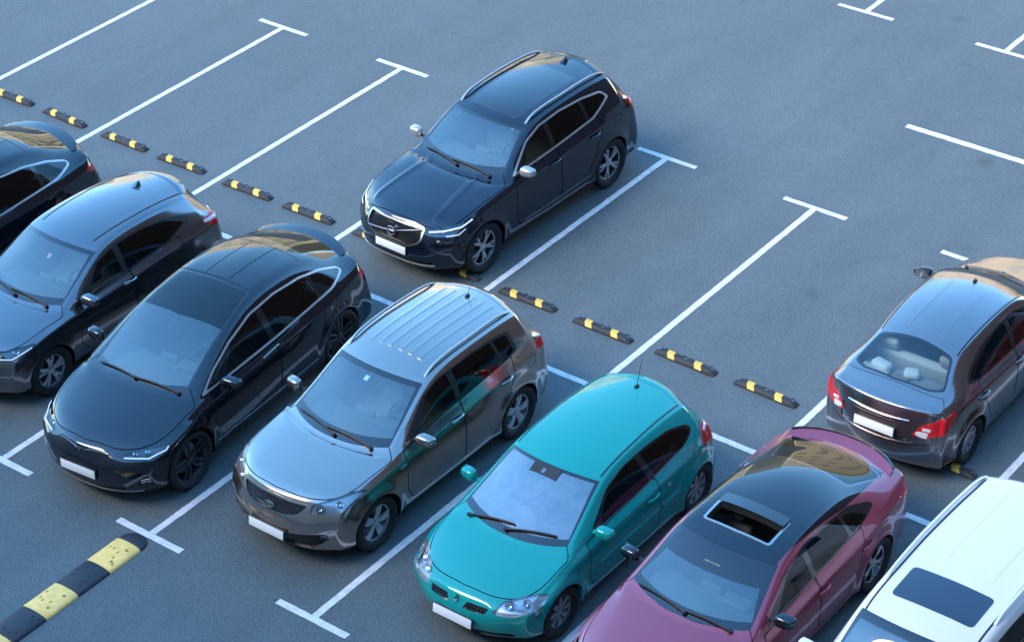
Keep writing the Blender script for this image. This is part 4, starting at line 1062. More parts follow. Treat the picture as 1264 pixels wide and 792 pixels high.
    st = [(.38,.22,.12,.655,.645,.46),(.55,.42,.32,.755,.74,.48),(.80,.66,.58,.835,.82,.52),(.98,.88,.78,.88,.86,.58),
          (1.16,1.04,.88,.905,.88,.72),(1.48,1.46,1.32,1.135,1.08,.665),(1.86,1.91,1.77,1.345,1.285,.605),(2.3,2.3,2.27,1.42,1.352,.575),
          (2.8,2.8,2.8,1.44,1.37,.565),(3.3,3.3,3.35,1.42,1.345,.555),(3.62,3.60,3.72,1.38,1.295,.545),(3.76,3.78,3.90,1.16,1.12,.58),(3.84,3.88,4.0,.97,.95,.61)]
    return make_car(dict(name='hatchback_car', paint=p, L=4.21, fo=.82, wb=2.66, R=.315, arch=(.345,.345), clr=.17, waist=.60,
        plan=[(0,.78),(.38,.80),(.55,.845),(.82,.868),(1.3,.868),(2.4,.885),(3.3,.885),(3.6,.865),(3.82,.81)],
        belt=[(.38,.62),(.55,.71),(.82,.81),(1.06,.86),(1.28,.885),(2.2,.93),(3.0,.97),(3.5,1.0),(3.82,.96)],
        shoulder=[(.38,.575),(.55,.65),(.82,.745),(1.3,.815),(2.2,.85),(3.0,.88),(3.82,.86)],
        front=[(.19,.12),(.25,.05),(.38,.0),(.52,.02)], front_corner=[.40,.36,.32,.33], rear=[(.25,4.1),(.33,4.18),(.5,4.21),(.75,4.12)], rear_corner=[3.86,3.92,3.94,3.88],
        st=st, cowl=4, roof_end=10, bow=2.1, flare=.03, ws=[(.92,0),(.97,.42),(1.14,.695),(1.90,.585),(1.78,0)], frit=[.09,.09,.03,.04], rg=[(3.75,0),(3.74,.42),(3.86,.52),(3.94,.38),(3.96,0)],
        dlo=[(1.44,.925),(2.4,.965),(3.28,1.03),(3.52,1.10),(3.46,1.18),(3.15,1.265),(2.7,1.295),(2.25,1.285),(1.90,1.215)], dlo_r=.10,
        win=[([(1.64,.95),(2.56,.985),(2.48,1.275),(2.25,1.268),(1.92,1.20)],.03), ([(2.66,.99),(3.27,1.045),(3.47,1.105),(3.38,1.18),(3.12,1.245),(2.58,1.275)],.05)],
        win_door=[0,None], win_m=[glass('black_tint_glass', (.03,.03,.035), .05)]*2, dlo_gloss=True,
        doors=[[(1.34,.895),(2.66,.99),(2.66,.30),(1.40,.30),(1.32,.46)]],
        hood=[(.20,0),(.23,.36),(.36,.62),(.60,.76),(1.04,.79),(.885,0)], hood_r=[0,.15,.15,.15,.05,0], fuel=[(3.36,.80),(3.50,.80),(3.50,.92),(3.36,.92)],
        dash=(1.14,.85,.60), seats=(2.35,3.05), seat_z=.42, mirror_in=1.76, mirror=(1.52,.935), mirror_ln=.21, mirror_base=p, wheel=('eight',.205,.205), seat_m=SEATBLACK,
        glass=glass('bright_windscreen_glass', (.40,.47,.55), .34, .01, .08), pre=pre, post=post))
# ------------------------------------------------------------------ plum fastback sedan with black roof
def purple():
    p = paint('plum_paint', (.29,.045,.08), .5, .34, 1.0, .03, .6)
    rf = paint('roof_black_paint', (.003,.005,.010), .15, .3, 1.0, .03, .06)
    def pre(b):
        b.top(rnd(halfpoly([(2.26,0),(2.28,.42),(2.72,.42),(2.72,0)]), [0,.04,.04,0]), 'srframe', ('body',))
        b.top(rnd(halfpoly([(2.285,0),(2.30,.39),(2.60,.39),(2.60,0)]), [0,.03,.03,0]), 'srhole', ('srframe',))
        b.top(rnd(halfpoly([(2.604,0),(2.604,.40),(2.70,.40),(2.70,0)]), [0,.02,.02,0]), 'srglass', ('srframe',))
        b.top([(1.0,-.05),(1.0,.76),(2.2,.70),(3.9,.66),(4.40,.68),(4.47,-.05)], 'roof', ('body',), lim=lambda m: m.z > interp([(1.2,.965),(1.7,1.02),(3.9,1.10),(4.2,1.10),(4.45,1.085)], m.x), facing=.05)
        b.cut(rnd([(.18,.50,.56),(.34,.82,.57),(.62,.90,.68),(.66,.88,.71),(.40,.74,.67),(.22,.50,.62)], .02), (-.8,.6,.3), 'headlight', lim=lambda m: m.x < 1.0)
        b.front(rnd([(-.03,.22),(.60,.22),(.66,.40),(.55,.52),(-.03,.55)], [0,.03,.03,.03,0]), 'gr', lim=lambda m: m.x < .7)
        b.cut(rnd([(4.75,.45,.84),(4.6,.82,.84),(4.35,.90,.90),(4.4,.88,.95),(4.7,.45,.95)], .02), (.8,.6,.1), 'tail', lim=lambda m: m.x > 4.0)
        b.band('top', [(4.49,-.02),(4.48,.40),(4.44,.62)])
    def post(b, root, doors):
        b.emit('roof', 'roof', rf, root); b.emit('srframe', 'sunroof_frame', SATIN, root, off=.006, wall=-.09)
        g = G(); q = []
        for y in np.linspace(-.40,.40,9):
            for x, dz in ((2.57,.045),(2.74,.03)): q.append(b.tp(x,y)[0]+Vector((0,0,dz)))
        n9 = 9; g.v = q + [v-Vector((0,0,.012)) for v in q]
        for i in range(n9-1): g.f += [(2*i,2*i+1,2*i+3,2*i+2), (18+2*i,18+2*i+2,18+2*i+3,18+2*i+1), (2*i,2*i+2,18+2*i+2,18+2*i), (2*i+1,18+2*i+1,18+2*i+3,2*i+3)]
        g.f += [(0,18,19,1),(16,17,35,34)]
        g.obj('sunroof_panel', GLOSSBLK, root, 30)
        hl = lamp(b, root, 'headlight', None, None, .045, bulbs=[((.32,-.66,.61),(-.85,-.45,.25),.03)])
        gr = b.emit('gr', 'grille', GLOSSBLK, root, off=-.03, wall=.03)[0]; bars(b, gr, [.25,.30,.35,.40,.45,.50], .52, BLACK)
        b.emit('tail', 'tail_light', REDLENS, root, 'pair', off=.005, wall=-.02)
        pp, n = b.fr(0,.42); plate(root, pp, Vector((-1,0,.05)).normalized())
        for dd, x in zip(doors, (2.62, 3.52)): handle(dd, b, x, .80, p)
        wipers(root, b, None, [((1.32,-.56),(1.27,.06)), ((1.26,-.04),(1.38,.60))])
        spoiler_lip(root, b, 4.60, 1.07, .66, .13, p, z0=.05, droop=.01, th=.02, bow=.16)
        q = []
        for u in np.linspace(-1,1,21):
            y = u*.655; xb = 4.60-.16*u*u+.13*(.55+.45*(1-abs(u)**6)); q.append((Vector((xb-.004, y, b.tp(4.57-.16*u*u,y)[0].z+.037)), Vector((.3,0,1))))
        g = G(); g.add(*ribbon(q, .035, .014)); g.obj('spoiler_edge', rf, root)
        pp, n = b.tp(1.86,0); g = G(); g.add(*rbox(pp+Vector((.02,0,-.03)), (.12,.20,.03), .01, 1)); g.obj('sensor_cover', mat('cream_plastic', (.16,.16,.15), .6), root)
    st = [(.44,.24,.12,.66,.65,.48),(.62,.44,.34,.76,.75,.5),(.96,.82,.74,.865,.85,.55),(1.22,1.10,1.02,.925,.90,.62),
          (1.46,1.34,1.18,.955,.925,.75),(1.80,1.78,1.65,1.175,1.12,.695),(2.15,2.16,2.06,1.36,1.30,.63),(2.55,2.55,2.55,1.425,1.36,.585),
          (3.0,3.0,3.0,1.43,1.36,.575),(3.4,3.4,3.45,1.395,1.315,.56),(3.75,3.75,3.85,1.315,1.24,.555),(4.05,4.08,4.18,1.215,1.155,.59),(4.3,4.36,4.45,1.125,1.085,.65),(4.55,4.62,4.72,1.065,1.035,.68)]
    return make_car(dict(name='fastback_sedan', paint=p, L=4.89, fo=.96, wb=2.83, R=.34, arch=(.372,.372), clr=.17, waist=.62,
        plan=[(0,.82),(.44,.85),(.62,.89),(.96,.905),(1.5,.905),(2.5,.915),(3.5,.92),(4.0,.91),(4.55,.84)],
        belt=[(.44,.62),(.62,.71),(.96,.81),(1.22,.86),(1.48,.885),(2.4,.92),(3.2,.955),(3.9,1.0),(4.3,1.02),(4.55,1.0)],
        shoulder=[(.44,.585),(.62,.66),(.96,.755),(1.5,.815),(2.4,.845),(3.2,.87),(3.9,.92),(4.55,.92)],
        front=[(.19,.12),(.25,.05),(.38,.0),(.52,.02)], front_corner=[.46,.42,.38,.40], rear=[(.28,4.76),(.36,4.86),(.55,4.89),(.85,4.83)], rear_corner=[4.48,4.54,4.56,4.54],
        st=st, cowl=4, roof_end=None, crease=dict(rail=.3), bow=2.4, flare=.025, ws=[(1.22,0),(1.27,.42),(1.44,.725),(2.15,.61),(2.03,0)], frit=[.10,.10,.03,.30], rg=[(3.76,0),(3.76,.50),(4.32,.63),(4.41,.44),(4.44,0)],
        dlo=[(1.60,.925),(2.5,.965),(3.5,1.015),(3.88,1.07),(3.86,1.105),(3.5,1.225),(3.0,1.295),(2.55,1.295),(2.15,1.225)], dlo_r=.05,
        win=[([(1.84,.955),(2.52,.985),(2.50,1.275),(2.16,1.205)],.03), ([(2.60,.99),(3.30,1.02),(3.26,1.235),(3.0,1.27),(2.60,1.275)],.03), ([(3.36,1.025),(3.72,1.055),(3.5,1.165),(3.33,1.215)],.03)],
        win_door=[0,1,None], win_m=[SIDEGLASS]*3, dlo_gloss=True,
        doors=[[(1.52,.885),(2.56,.99),(2.56,.31),(1.56,.31),(1.48,.5)], [(2.565,.99),(3.56,1.02),(3.54,.85),(3.34,.55),(3.24,.31),(2.565,.31)]],
        hood=[(.20,0),(.25,.42),(.40,.68),(.66,.81),(1.33,.85),(1.185,0)], hood_r=[0,.15,.15,.15,.05,0], fuel=[(3.84,.80),(4.0,.80),(4.0,.92),(3.84,.92)],
        dash=(1.42,.90,.62), seats=(2.62,3.45), seat_z=.42, mirror_in=2.0, mirror=(1.74,.965), mirror_m=rf, wheel=('split',.235,.225), seat_m=SEATBLACK, pre=pre, post=post))
# ------------------------------------------------------------------ grey sedan seen from behind
def nissan():
    p = paint('graphite_paint', (.275,.24,.24), .92, .18, 1.0, .03, .5)
    def pre(b):
        b.cut(rnd([(4.40,.50,.735),(4.36,.64,.70),(4.15,.80,.74),(3.98,.845,.90),(4.0,.83,.965),(4.18,.76,.955),(4.36,.60,.86)], [.02,.03,.05,.03,.02,.03,.03]), (.8,.6,.15), 'tail', lim=lambda m: m.x > 3.5)
        b.rear(rnd([(-.03,.60),(.47,.60),(.50,.66),(.47,.845),(-.03,.855)], [0,.03,.04,.04,0]), 'platebay', lim=lambda m: m.x > 3.9)
        b.cut(rnd([(.2,.48,.62),(.34,.74,.62),(.60,.82,.76),(.42,.70,.76),(.24,.48,.70)], .02), (-.8,.6,.25), 'headlight', lim=lambda m: m.x < 1.0)
        b.band('rear', [(-.02,.578),(.56,.585),(.66,.62)], lim=lambda m: m.x > 3.9)
        b.band('top', [(4.0,-.02),(4.0,.30),(3.99,.52),(3.95,.63),(4.06,.70),(4.16,.70)])
    def post(b, root, doors):
        t = b.emit('tail', 'tail_light', REDLENS, root, 'pair', off=.008, wall=-.03)
        strip(b, t, [(4.39,.545,.765),(4.33,.665,.735)], (.8,.6,.15), [.03,.06,.07,.075,.07], .004, CLEARLENS, 'reversing_lens', lift=.009)
        strip(b, t, [(4.34,.60,.82),(4.28,.67,.80)], (.8,.6,.15), .04, .004, CLEARLENS, 'indicator_lens', lift=.009)
        b.emit('platebay', 'boot_recess', p, root, off=-.012, wall=.014)
        lamp(b, root, 'headlight', None, None, .045)
        crossbar(b, root, [(y,.885) for y in np.linspace(-.40,.40,21)], .034, .014, CHROME, 'boot_trim', True)
        pp, n = b.rr(0,.72); plate(root, pp+Vector((.0,0,0)), Vector((1,0,.12)).normalized())
        for dd, x in zip(doors, (2.40, 3.30)): handle(dd, b, x, .84, CHROME)
        wipers(root, b, None, [((1.24,-.50),(1.22,.08)), ((1.18,-.04),(1.32,.52))])
        whip(root, b, 2.05, 0, .10, .6)
        # brake light and parcel shelf things behind the rear glass
        g = G(); g.add(*rbox((3.82,0,1.00), (.42,1.12,.03), .01, 1)); g.obj('parcel_shelf', SEATGREY, root)
        g = G(); g.add(*rbox((3.80,.0,1.03), (.10,.18,.05), .015, 2)); g.obj('brake_light', mat('brake_housing', (.25,.2,.2), .5), root)
        pw = mat('pillow_white', (.75,.74,.70), .9)
        for x, y, s_, r_ in ((3.70,.08,.20,.4),(3.74,-.30,.26,-.2)):
            g = G(); g.add(*rbox((x,y,1.07), (.16,s_,.11), .05, 3, Matrix.Rotation(r_,3,'Z'))); g.obj('shelf_cushion', pw, root)
        g = G(); g.add(*rbox((3.86,-.34,1.04), (.20,.36,.05), .02, 2)); g.obj('shelf_box', SEATBEIGE, root)
        for y in (-.40,.40):
            q = [b.tp(x,y*1.16) for x in np.linspace(2.0,3.3,12)]
        for y in (-.22,.22):
            q = [b.tp(x,y) for x in np.linspace(2.2,3.3,12)]; g = G(); g.add(*ribbon(q, .03, .003)); g.obj('roof_rib', p, root)
        q = [b.tp(x,-y) for x, y in zip(np.linspace(1.9,3.42,18), np.linspace(.528,.50,18))]; v, f = ribbon(q, .018, .004); both('roof_moulding', v, f, BLACK, root)
    st = [(.42,.24,.12,.74,.73,.44),(.60,.42,.32,.85,.84,.46),(.93,.78,.70,.94,.925,.5),(1.12,1.0,.93,.99,.97,.56),
          (1.34,1.22,1.08,1.03,1.0,.63),(1.62,1.60,1.48,1.25,1.2,.59),(1.92,1.95,1.85,1.42,1.365,.55),(2.35,2.35,2.33,1.485,1.42,.54),
          (2.8,2.8,2.82,1.49,1.42,.535),(3.2,3.2,3.26,1.45,1.38,.525),(3.40,3.42,3.50,1.395,1.325,.515),(3.64,3.66,3.74,1.265,1.215,.555),(3.84,3.88,3.96,1.12,1.09,.605),(4.04,4.12,4.2,1.085,1.06,.60),(4.14,4.24,4.35,1.045,1.025,.60)]
    return make_car(dict(name='sedan_car', paint=p, L=4.43, fo=.93, wb=2.6, R=.31, arch=(.34,.34), clr=.17, waist=.64,
        plan=[(0,.74),(.42,.76),(.60,.81),(.93,.832),(1.4,.835),(2.5,.847),(3.4,.845),(3.8,.83),(4.14,.785)],
        belt=[(.42,.70),(.60,.80),(.93,.88),(1.12,.915),(1.34,.94),(2.3,.97),(3.0,.995),(3.6,1.03),(4.14,1.0)],
        shoulder=[(.42,.66),(.60,.74),(.93,.82),(1.4,.865),(2.3,.89),(3.0,.905),(3.6,.93),(4.14,.925)],
        front=[(.19,.12),(.26,.05),(.42,.0),(.60,.03)], front_corner=[.42,.38,.34,.36], rear=[(.26,4.32),(.36,4.42),(.55,4.43),(.80,4.40)], rear_corner=[4.06,4.14,4.17,4.15],
        st=st, cowl=4, roof_end=None, crease=dict(tail=.65), ws=[(1.13,0),(1.18,.38),(1.33,.605),(1.93,.525),(1.86,0)], frit=[.10,.10,.03,.04],
        rg=[(3.45,0),(3.47,.475),(3.86,.60),(3.95,.44),(3.985,0)], rear_glass=glass('clear_rear_glass', (.55,.68,.72), .10),
        dlo=[(1.52,.965),(2.4,.995),(3.30,1.03),(3.54,1.075),(3.46,1.16),(3.05,1.31),(2.6,1.355),(2.2,1.345),(1.92,1.275)], dlo_r=.06,
        win=[([(1.74,.985),(2.38,1.01),(2.36,1.335),(2.2,1.325),(1.94,1.255)],.03), ([(2.46,1.013),(3.28,1.048),(3.48,1.085),(3.40,1.145),(3.02,1.285),(2.6,1.335),(2.46,1.335)],.04)],
        win_door=[0,1], win_m=[SIDEGLASS,DARKGLASS],
        doors=[[(1.40,.95),(2.42,1.02),(2.42,.30),(1.46,.30),(1.36,.5)], [(2.425,1.02),(3.36,1.04),(3.34,.84),(3.12,.52),(3.00,.30),(2.425,.30)]],
        hood=[(.18,0),(.22,.34),(.36,.56),(.60,.68),(1.20,.71),(1.08,0)], hood_r=[0,.15,.15,.15,.05,0],
        dash=(1.30,.94,.56), seats=(2.35,3.15), seat_z=.48, mirror_in=1.84, mirror=(1.62,.985), mirror_m=GLOSSBLK, wheel=('cap',.195,.195), seat_m=SEATBEIGE, pre=pre, post=post))
# ------------------------------------------------------------------ white tall SUV
def white():
    p = paint('white_paint', (.58,.565,.545), .0, .35, 1.0, .02, .3)
    def pre(b):
        b.top(rnd(halfpoly([(2.37,0),(2.38,.45),(2.86,.45),(2.86,0)]), [0,.06,.06,0]), 'sunroof')
        b.cut(rnd([(.2,.55,.80),(.34,.86,.80),(.50,.92,.92),(.40,.80,.98),(.24,.55,.96)], .02), (-.8,.6,.25), 'headlight', lim=lambda m: m.x < 1.0)
        b.front(rnd([(-.03,.62),(.45,.62),(.50,.94),(-.03,.96)], [0,.03,.03,0]), 'gr', lim=lambda m: m.x < .7)
    def post(b, root, doors):
        b.emit('sunroof', 'sunroof', mat('sunroof_blue_black', (.012,.018,.035), .08, 0, 1.0), root, off=.004, wall=-.012)
        lamp(b, root, 'headlight', None, None, .045); gr = b.emit('gr', 'grille', CHROME, root, off=-.02, wall=.02)[0]; bars(b, gr, [.68,.75,.82,.89], .44, GLOSSBLK)
        for dd, x in zip(doors, (2.50, 3.45)): handle(dd, b, x, 1.0, CHROME)
        wipers(root, b, None, [((1.50,-.54),(1.50,.06)), ((1.44,-.04),(1.58,.58))])
        rails(root, b, [(2.56,.60),(3.3,.615),(4.70,.595)], mat('rail_white', (.66,.67,.68), .35, .2), .02, .05)
        q = [b.tp(x,-y) for x, y in zip(np.linspace(2.12,4.72,24), np.interp(np.linspace(2.12,4.72,24),[2.12,3.3,4.72],[.575,.58,.555]))]; v, f = ribbon(q, .022, .004); both('roof_moulding', v, f, BLACK, root)
        for y in (.27,-.27):
            q = [b.tp(x,y) for x in np.linspace(3.05,4.6,12)]; g = G(); g.add(*ribbon(q, .09, .003)); g.obj('roof_rib', p, root)
        pp, n = b.tp(1.72,.30); g = G(); k = 20; M = basis(n)
        g.add(*tube([pp-n*.012+M@Vector((math.cos(2*math.pi*i/k)*.035, math.sin(2*math.pi*i/k)*.035,0)) for i in range(k+1)], .004, 5, False)); g.obj('windscreen_sticker', CLEARLENS, root)
    st = [(.42,.24,.14,1.0,.985,.55),(.60,.44,.34,1.09,1.075,.58),(.90,.82,.76,1.135,1.12,.62),(1.2,1.16,1.12,1.165,1.145,.66),
          (1.56,1.48,1.38,1.20,1.17,.74),(1.80,1.82,1.72,1.48,1.43,.69),(2.08,2.14,2.04,1.725,1.675,.645),(2.6,2.6,2.55,1.80,1.75,.64),
          (3.3,3.3,3.3,1.825,1.775,.65),(4.0,4.0,4.05,1.815,1.765,.645),(4.68,4.68,4.78,1.765,1.705,.625),(4.82,4.84,4.94,1.45,1.42,.67),(4.88,4.92,5.0,1.18,1.17,.72)]
    return make_car(dict(name='tall_suv', paint=p, L=5.1, fo=.88, wb=2.85, R=.385, arch=(.43,.43), clr=.24, waist=.74,
        plan=[(0,.84),(.42,.87),(.60,.90),(.90,.93),(1.6,.935),(2.5,.945),(3.6,.945),(4.7,.92),(4.88,.88)],
        belt=[(.42,.96),(.60,1.04),(.90,1.08),(1.2,1.10),(1.56,1.12),(2.5,1.15),(3.6,1.17),(4.6,1.16)], shoulder=[(.42,.88),(.60,.95),(.90,1.0),(1.6,1.04),(3.6,1.07),(4.6,1.06)],
        front=[(.26,.14),(.34,.05),(.52,.0),(.80,.03)], front_corner=[.44,.40,.36,.38], rear=[(.32,5.0),(.42,5.08),(.65,5.10),(.95,5.06)], rear_corner=[4.78,4.84,4.86,4.85],
        st=st, cowl=4, roof_end=10, ws=[(1.43,0),(1.48,.42),(1.60,.70),(2.13,.615),(2.05,0)], frit=[.10,.10,.03,.09], rg=[(4.81,0),(4.80,.48),(4.90,.60),(4.96,.42),(4.98,0)],
        dlo=[(1.68,1.17),(2.6,1.20),(3.9,1.225),(4.28,1.25),(4.26,1.60),(3.6,1.66),(2.8,1.675),(2.4,1.655),(2.12,1.58)],
        win=[([(1.88,1.195),(2.52,1.22),(2.50,1.645),(2.4,1.635),(2.13,1.56)],.03), ([(2.60,1.222),(3.48,1.24),(3.46,1.645),(2.8,1.655),(2.60,1.655)],.03), ([(3.56,1.245),(4.22,1.265),(4.20,1.585),(3.56,1.635)],.03)],
        win_door=[0,1,None], win_m=[SIDEGLASS,DARKGLASS,DARKGLASS], mirror_m=p,
        doors=[[(1.58,1.12),(2.56,1.22),(2.56,.40),(1.62,.40),(1.54,.6)], [(2.565,1.22),(3.52,1.24),(3.50,1.0),(3.26,.66),(3.14,.40),(2.565,.40)]],
        hood=[(.20,0),(.24,.42),(.38,.64),(.62,.76),(1.48,.80),(1.38,0)], hood_r=[0,.15,.15,.15,.05,0],
        dash=(1.58,1.10,.64), seats=(2.65,3.5), seat_z=.68, mirror_in=2.02, mirror=(1.70,1.26), mirror_ln=.24, wheel=('five',.24,.24), seat_m=SEATBEIGE, dash_m=mat('light_dash', (.25,.26,.27), .8), pre=pre, post=post))
# ------------------------------------------------------------------ asphalt lot with painted bays
def nodes(m): return m.node_tree.nodes, m.node_tree.links, m.node_tree.nodes['Principled BSDF']
def noise(n, l, tc, scale, detail=4, rough=.6, out='Object'):
    t = n.new('ShaderNodeTexNoise'); t.inputs['Scale'].default_value = scale; t.inputs['Detail'].default_value = detail; t.inputs['Roughness'].default_value = rough
    l.new(tc.outputs[out], t.inputs['Vector']); return t
def ramp(n, l, src, stops):
    r_ = n.new('ShaderNodeValToRGB'); e = r_.color_ramp.elements
    while len(e) < len(stops): e.new(.5)
    for i, (p, c) in enumerate(stops): e[i].position = p; e[i].color = (*c, 1) if isinstance(c, tuple) else (c, c, c, 1)
    l.new(src, r_.inputs['Fac']); return r_
def mul(n, l, a, b):
    x = n.new('ShaderNodeMix'); x.data_type = 'RGBA'; x.blend_type = 'MULTIPLY'; x.inputs[0].default_value = 1; l.new(a, x.inputs[6]); l.new(b, x.inputs[7]); return x.outputs[2]
ASPH = mat('asphalt', (.075,.075,.078), .62, spec=.5)
n, l, bs = nodes(ASPH); tc = n.new('ShaderNodeTexCoord')
big = ramp(n, l, noise(n, l, tc, .22, 5, .6).outputs['Fac'], [(.30,(.088,.110,.115)),(.70,(.104,.126,.131))])
mid = ramp(n, l, noise(n, l, tc, 1.7, 6, .7).outputs['Fac'], [(.30,.93),(.70,1.06)])
fin_ = ramp(n, l, noise(n, l, tc, 38, 5, .85).outputs['Fac'], [(.28,.30),(.47,.92),(.58,1.12),(.74,2.2)])
vo = n.new('ShaderNodeTexVoronoi'); vo.inputs['Scale'].default_value = 60; l.new(tc.outputs['Object'], vo.inputs['Vector'])
chip = ramp(n, l, vo.outputs['Distance'], [(.0,1.5),(.25,1.0),(.7,.76)])
# sparse pale chips and faint tyre-polished tracks along the lanes
v2 = n.new('ShaderNodeTexVoronoi'); v2.inputs['Scale'].default_value = 3.2; l.new(tc.outputs['Object'], v2.inputs['Vector'])
sp_ = ramp(n, l, v2.outputs['Distance'], [(.0,2.2),(.022,2.0),(.035,1.0)])
mp = n.new('ShaderNodeMapping'); mp.inputs['Scale'].default_value = (.10,.9,1); l.new(tc.outputs['Object'], mp.inputs['Vector'])
st_ = n.new('ShaderNodeTexNoise'); st_.inputs['Scale'].default_value = 1.6; st_.inputs['Detail'].default_value = 5; l.new(mp.outputs['Vector'], st_.inputs['Vector'])
str_ = ramp(n, l, st_.outputs['Fac'], [(.35,.93),(.65,1.05)])
v3 = n.new('ShaderNodeTexVoronoi'); v3.inputs['Scale'].default_value = .55; l.new(tc.outputs['Object'], v3.inputs['Vector'])       # a few old oil drips
oil = ramp(n, l, v3.outputs['Distance'], [(.0,.62),(.05,.80),(.10,1.0)])
wv = n.new('ShaderNodeTexVoronoi'); wv.feature = 'DISTANCE_TO_EDGE'; wv.inputs['Scale'].default_value = .16                              # hairline cracks
nzc = noise(n, l, tc, 1.3, 6, .7); ad = n.new('ShaderNodeMix'); ad.data_type = 'VECTOR'; ad.inputs[0].default_value = .22; l.new(tc.outputs['Object'], ad.inputs[4]); l.new(nzc.outputs['Color'], ad.inputs[5]); l.new(ad.outputs[1], wv.inputs['Vector'])
crk = ramp(n, l, wv.outputs['Distance'], [(.0,.94),(.0012,.96),(.0022,1.0)])
c = big.outputs[0]
for q in (mid, fin_, chip, sp_, str_, oil, crk): c = mul(n, l, c, q.outputs[0])
l.new(c, bs.inputs['Base Color'])
bp = n.new('ShaderNodeBump'); bp.inputs['Strength'].default_value = .5; bp.inputs['Distance'].default_value = .004
l.new(fin_.outputs[0], bp.inputs['Height']); l.new(bp.outputs['Normal'], bs.inputs['Normal'])
ground = mkobj('ground', [(-400,-400,0),(400,-400,0),(400,400,0),(-400,400,0)], [(0,1,2,3)], ASPH, None, 0)
tag(ground, 'dark blue-grey asphalt of the parking lot', kind='structure')
LINE = mat('road_paint_white', (.74,.75,.76), .6)
n, l, bs = nodes(LINE); tc = n.new('ShaderNodeTexCoord')
wear = ramp(n, l, noise(n, l, tc, 6, 6, .75).outputs['Fac'], [(.30,(.42,.42,.41)),(.55,(.64,.63,.62))])
spk = ramp(n, l, noise(n, l, tc, 60, 3, .7).outputs['Fac'], [(.30,.45),(.42,1.0)])
l.new(mul(n, l, wear.outputs[0], spk.outputs[0]), bs.inputs['Base Color'])
def mark(name, x0, y0, x1, y1, wd=.092, z=.004):
    a = Vector((x0,y0,0)); b = Vector((x1,y1,0)); t = (b-a).normalized(); s_ = Vector((-t.y,t.x,0))*wd/2
    m_ = max(2, int((b-a).length/.07)); v = []; f = []
    for i in range(m_+1):
        p = a.lerp(b, i/m_)
        for sg in (-1,1): v.append(p+s_*sg*(1+random.uniform(-.07,.07))+Vector((0,0,z)))
    for i in range(m_): f.append((2*i,2*i+2,2*i+3,2*i+1) if False else (2*i+1,2*i,2*i+2,2*i+3))
    o = mkobj(name, v, f, LINE, ground, 0); return o
for k in range(-3, 12):
    y = (4-k)*2.5
    mark('bay_line', .05, y, 5.27, y); mark('bay_line', -5.33, y, -.05, y)
    mark('bay_line_end', 5.32, y-.51, 5.32, y+.51); mark('bay_line_end', -5.38, y-.51, -5.38, y+.51)
    mark('bay_line', 11.17, y+.02, 16.4, y+.02); mark('bay_line_end', 11.12, y-.49, 11.12, y+.53)
mark('row_line', 0, -17.5, 0, 17.5)
for y in (-2.38, -8.4): mark('lane_line', 8.15, y, 8.15, y-3.2, .12)
# ------------------------------------------------------------------ rubber wheel stops
STOPB = mat('stop_rubber', (.018,.018,.02), .65); YEL = mat('yellow_reflective', (.62,.42,.045), .5)
n, l, bs = nodes(YEL); tc = n.new('ShaderNodeTexCoord')
l.new(mul(n, l, ramp(n, l, noise(n, l, tc, 25, 5, .7).outputs['Fac'], [(.3,(.55,.33,.05)),(.6,(.80,.50,.07))]).outputs[0], ramp(n, l, noise(n, l, tc, 90, 3, .7).outputs['Fac'], [(.3,.5),(.4,1.)]).outputs[0]), bs.inputs['Base Color'])
PROF = [(-.070,0),(-.067,.020),(-.046,.056),(-.036,.062),(.036,.062),(.046,.056),(.067,.020),(.070,0)]   # (x, z)
def make_stop():
    L2 = .455; g = G(); ys = [-L2,-L2+.02,-L2+.07,L2-.07,L2-.02,L2]; sc = [(.86,.30),(.96,.52),(1,1),(1,1),(.96,.52),(.86,.30)]
    for y, (a, b) in zip(ys, sc):
        for x, z in PROF: g.v.append((x*a, y, z*b))
    k = len(PROF)
    for i in range(5):
        for j in range(k): j2 = (j+1)%k; g.f.append((i*k+j, i*k+j2, (i+1)*k+j2, (i+1)*k+j))
    g.f.append(tuple(range(k-1,-1,-1))); g.f.append(tuple(5*k+j for j in range(k)))
    o = g.obj('wheel_stop', STOPB, None, 30)
    for yc in (.225, -.185):
        p = G(); q = PROF[1:7]; w_ = .052
        for i, (x, z) in enumerate(q):
            sk = (i/(len(q)-1)-.5)*.075
            nx = x*1.03; nz = z+.004
            p.v += [(nx, yc+sk-w_, nz), (nx, yc+sk+w_, nz)]
        p.f = [(2*i,2*i+2,2*i+3,2*i+1) for i in range(len(q)-1)]
        p.obj('yellow_patch', YEL, o, 30)
    for yc in (.33,.05,-.06,-.36):
        p = G(); p.add(*rbox((.054, yc, .054), (.020,.035,.022), .008, 1)); p.obj('reflector_stud', STOPB, o)
    for yc in (.40,0,-.40):
        p = G(); v = []; kk = 8
        p.add(*tube([(0,yc,.05),(0,yc,.0635)], .014, kk)); p.obj('bolt', DISC, o)
    return o
stop0 = make_stop(); first = True
STOPS = [(1.145,11.34),(1.145,10.66),(1.15,9.34),(1.145,8.165),(1.14,6.88),(1.145,5.71),(1.14,4.40),(1.15,3.24),(1.16,1.95),(1.165,.645),(1.145,-.635),(1.13,-1.865),(1.145,-3.145),(1.15,-4.335),(1.145,-5.55),(1.13,-6.795)]
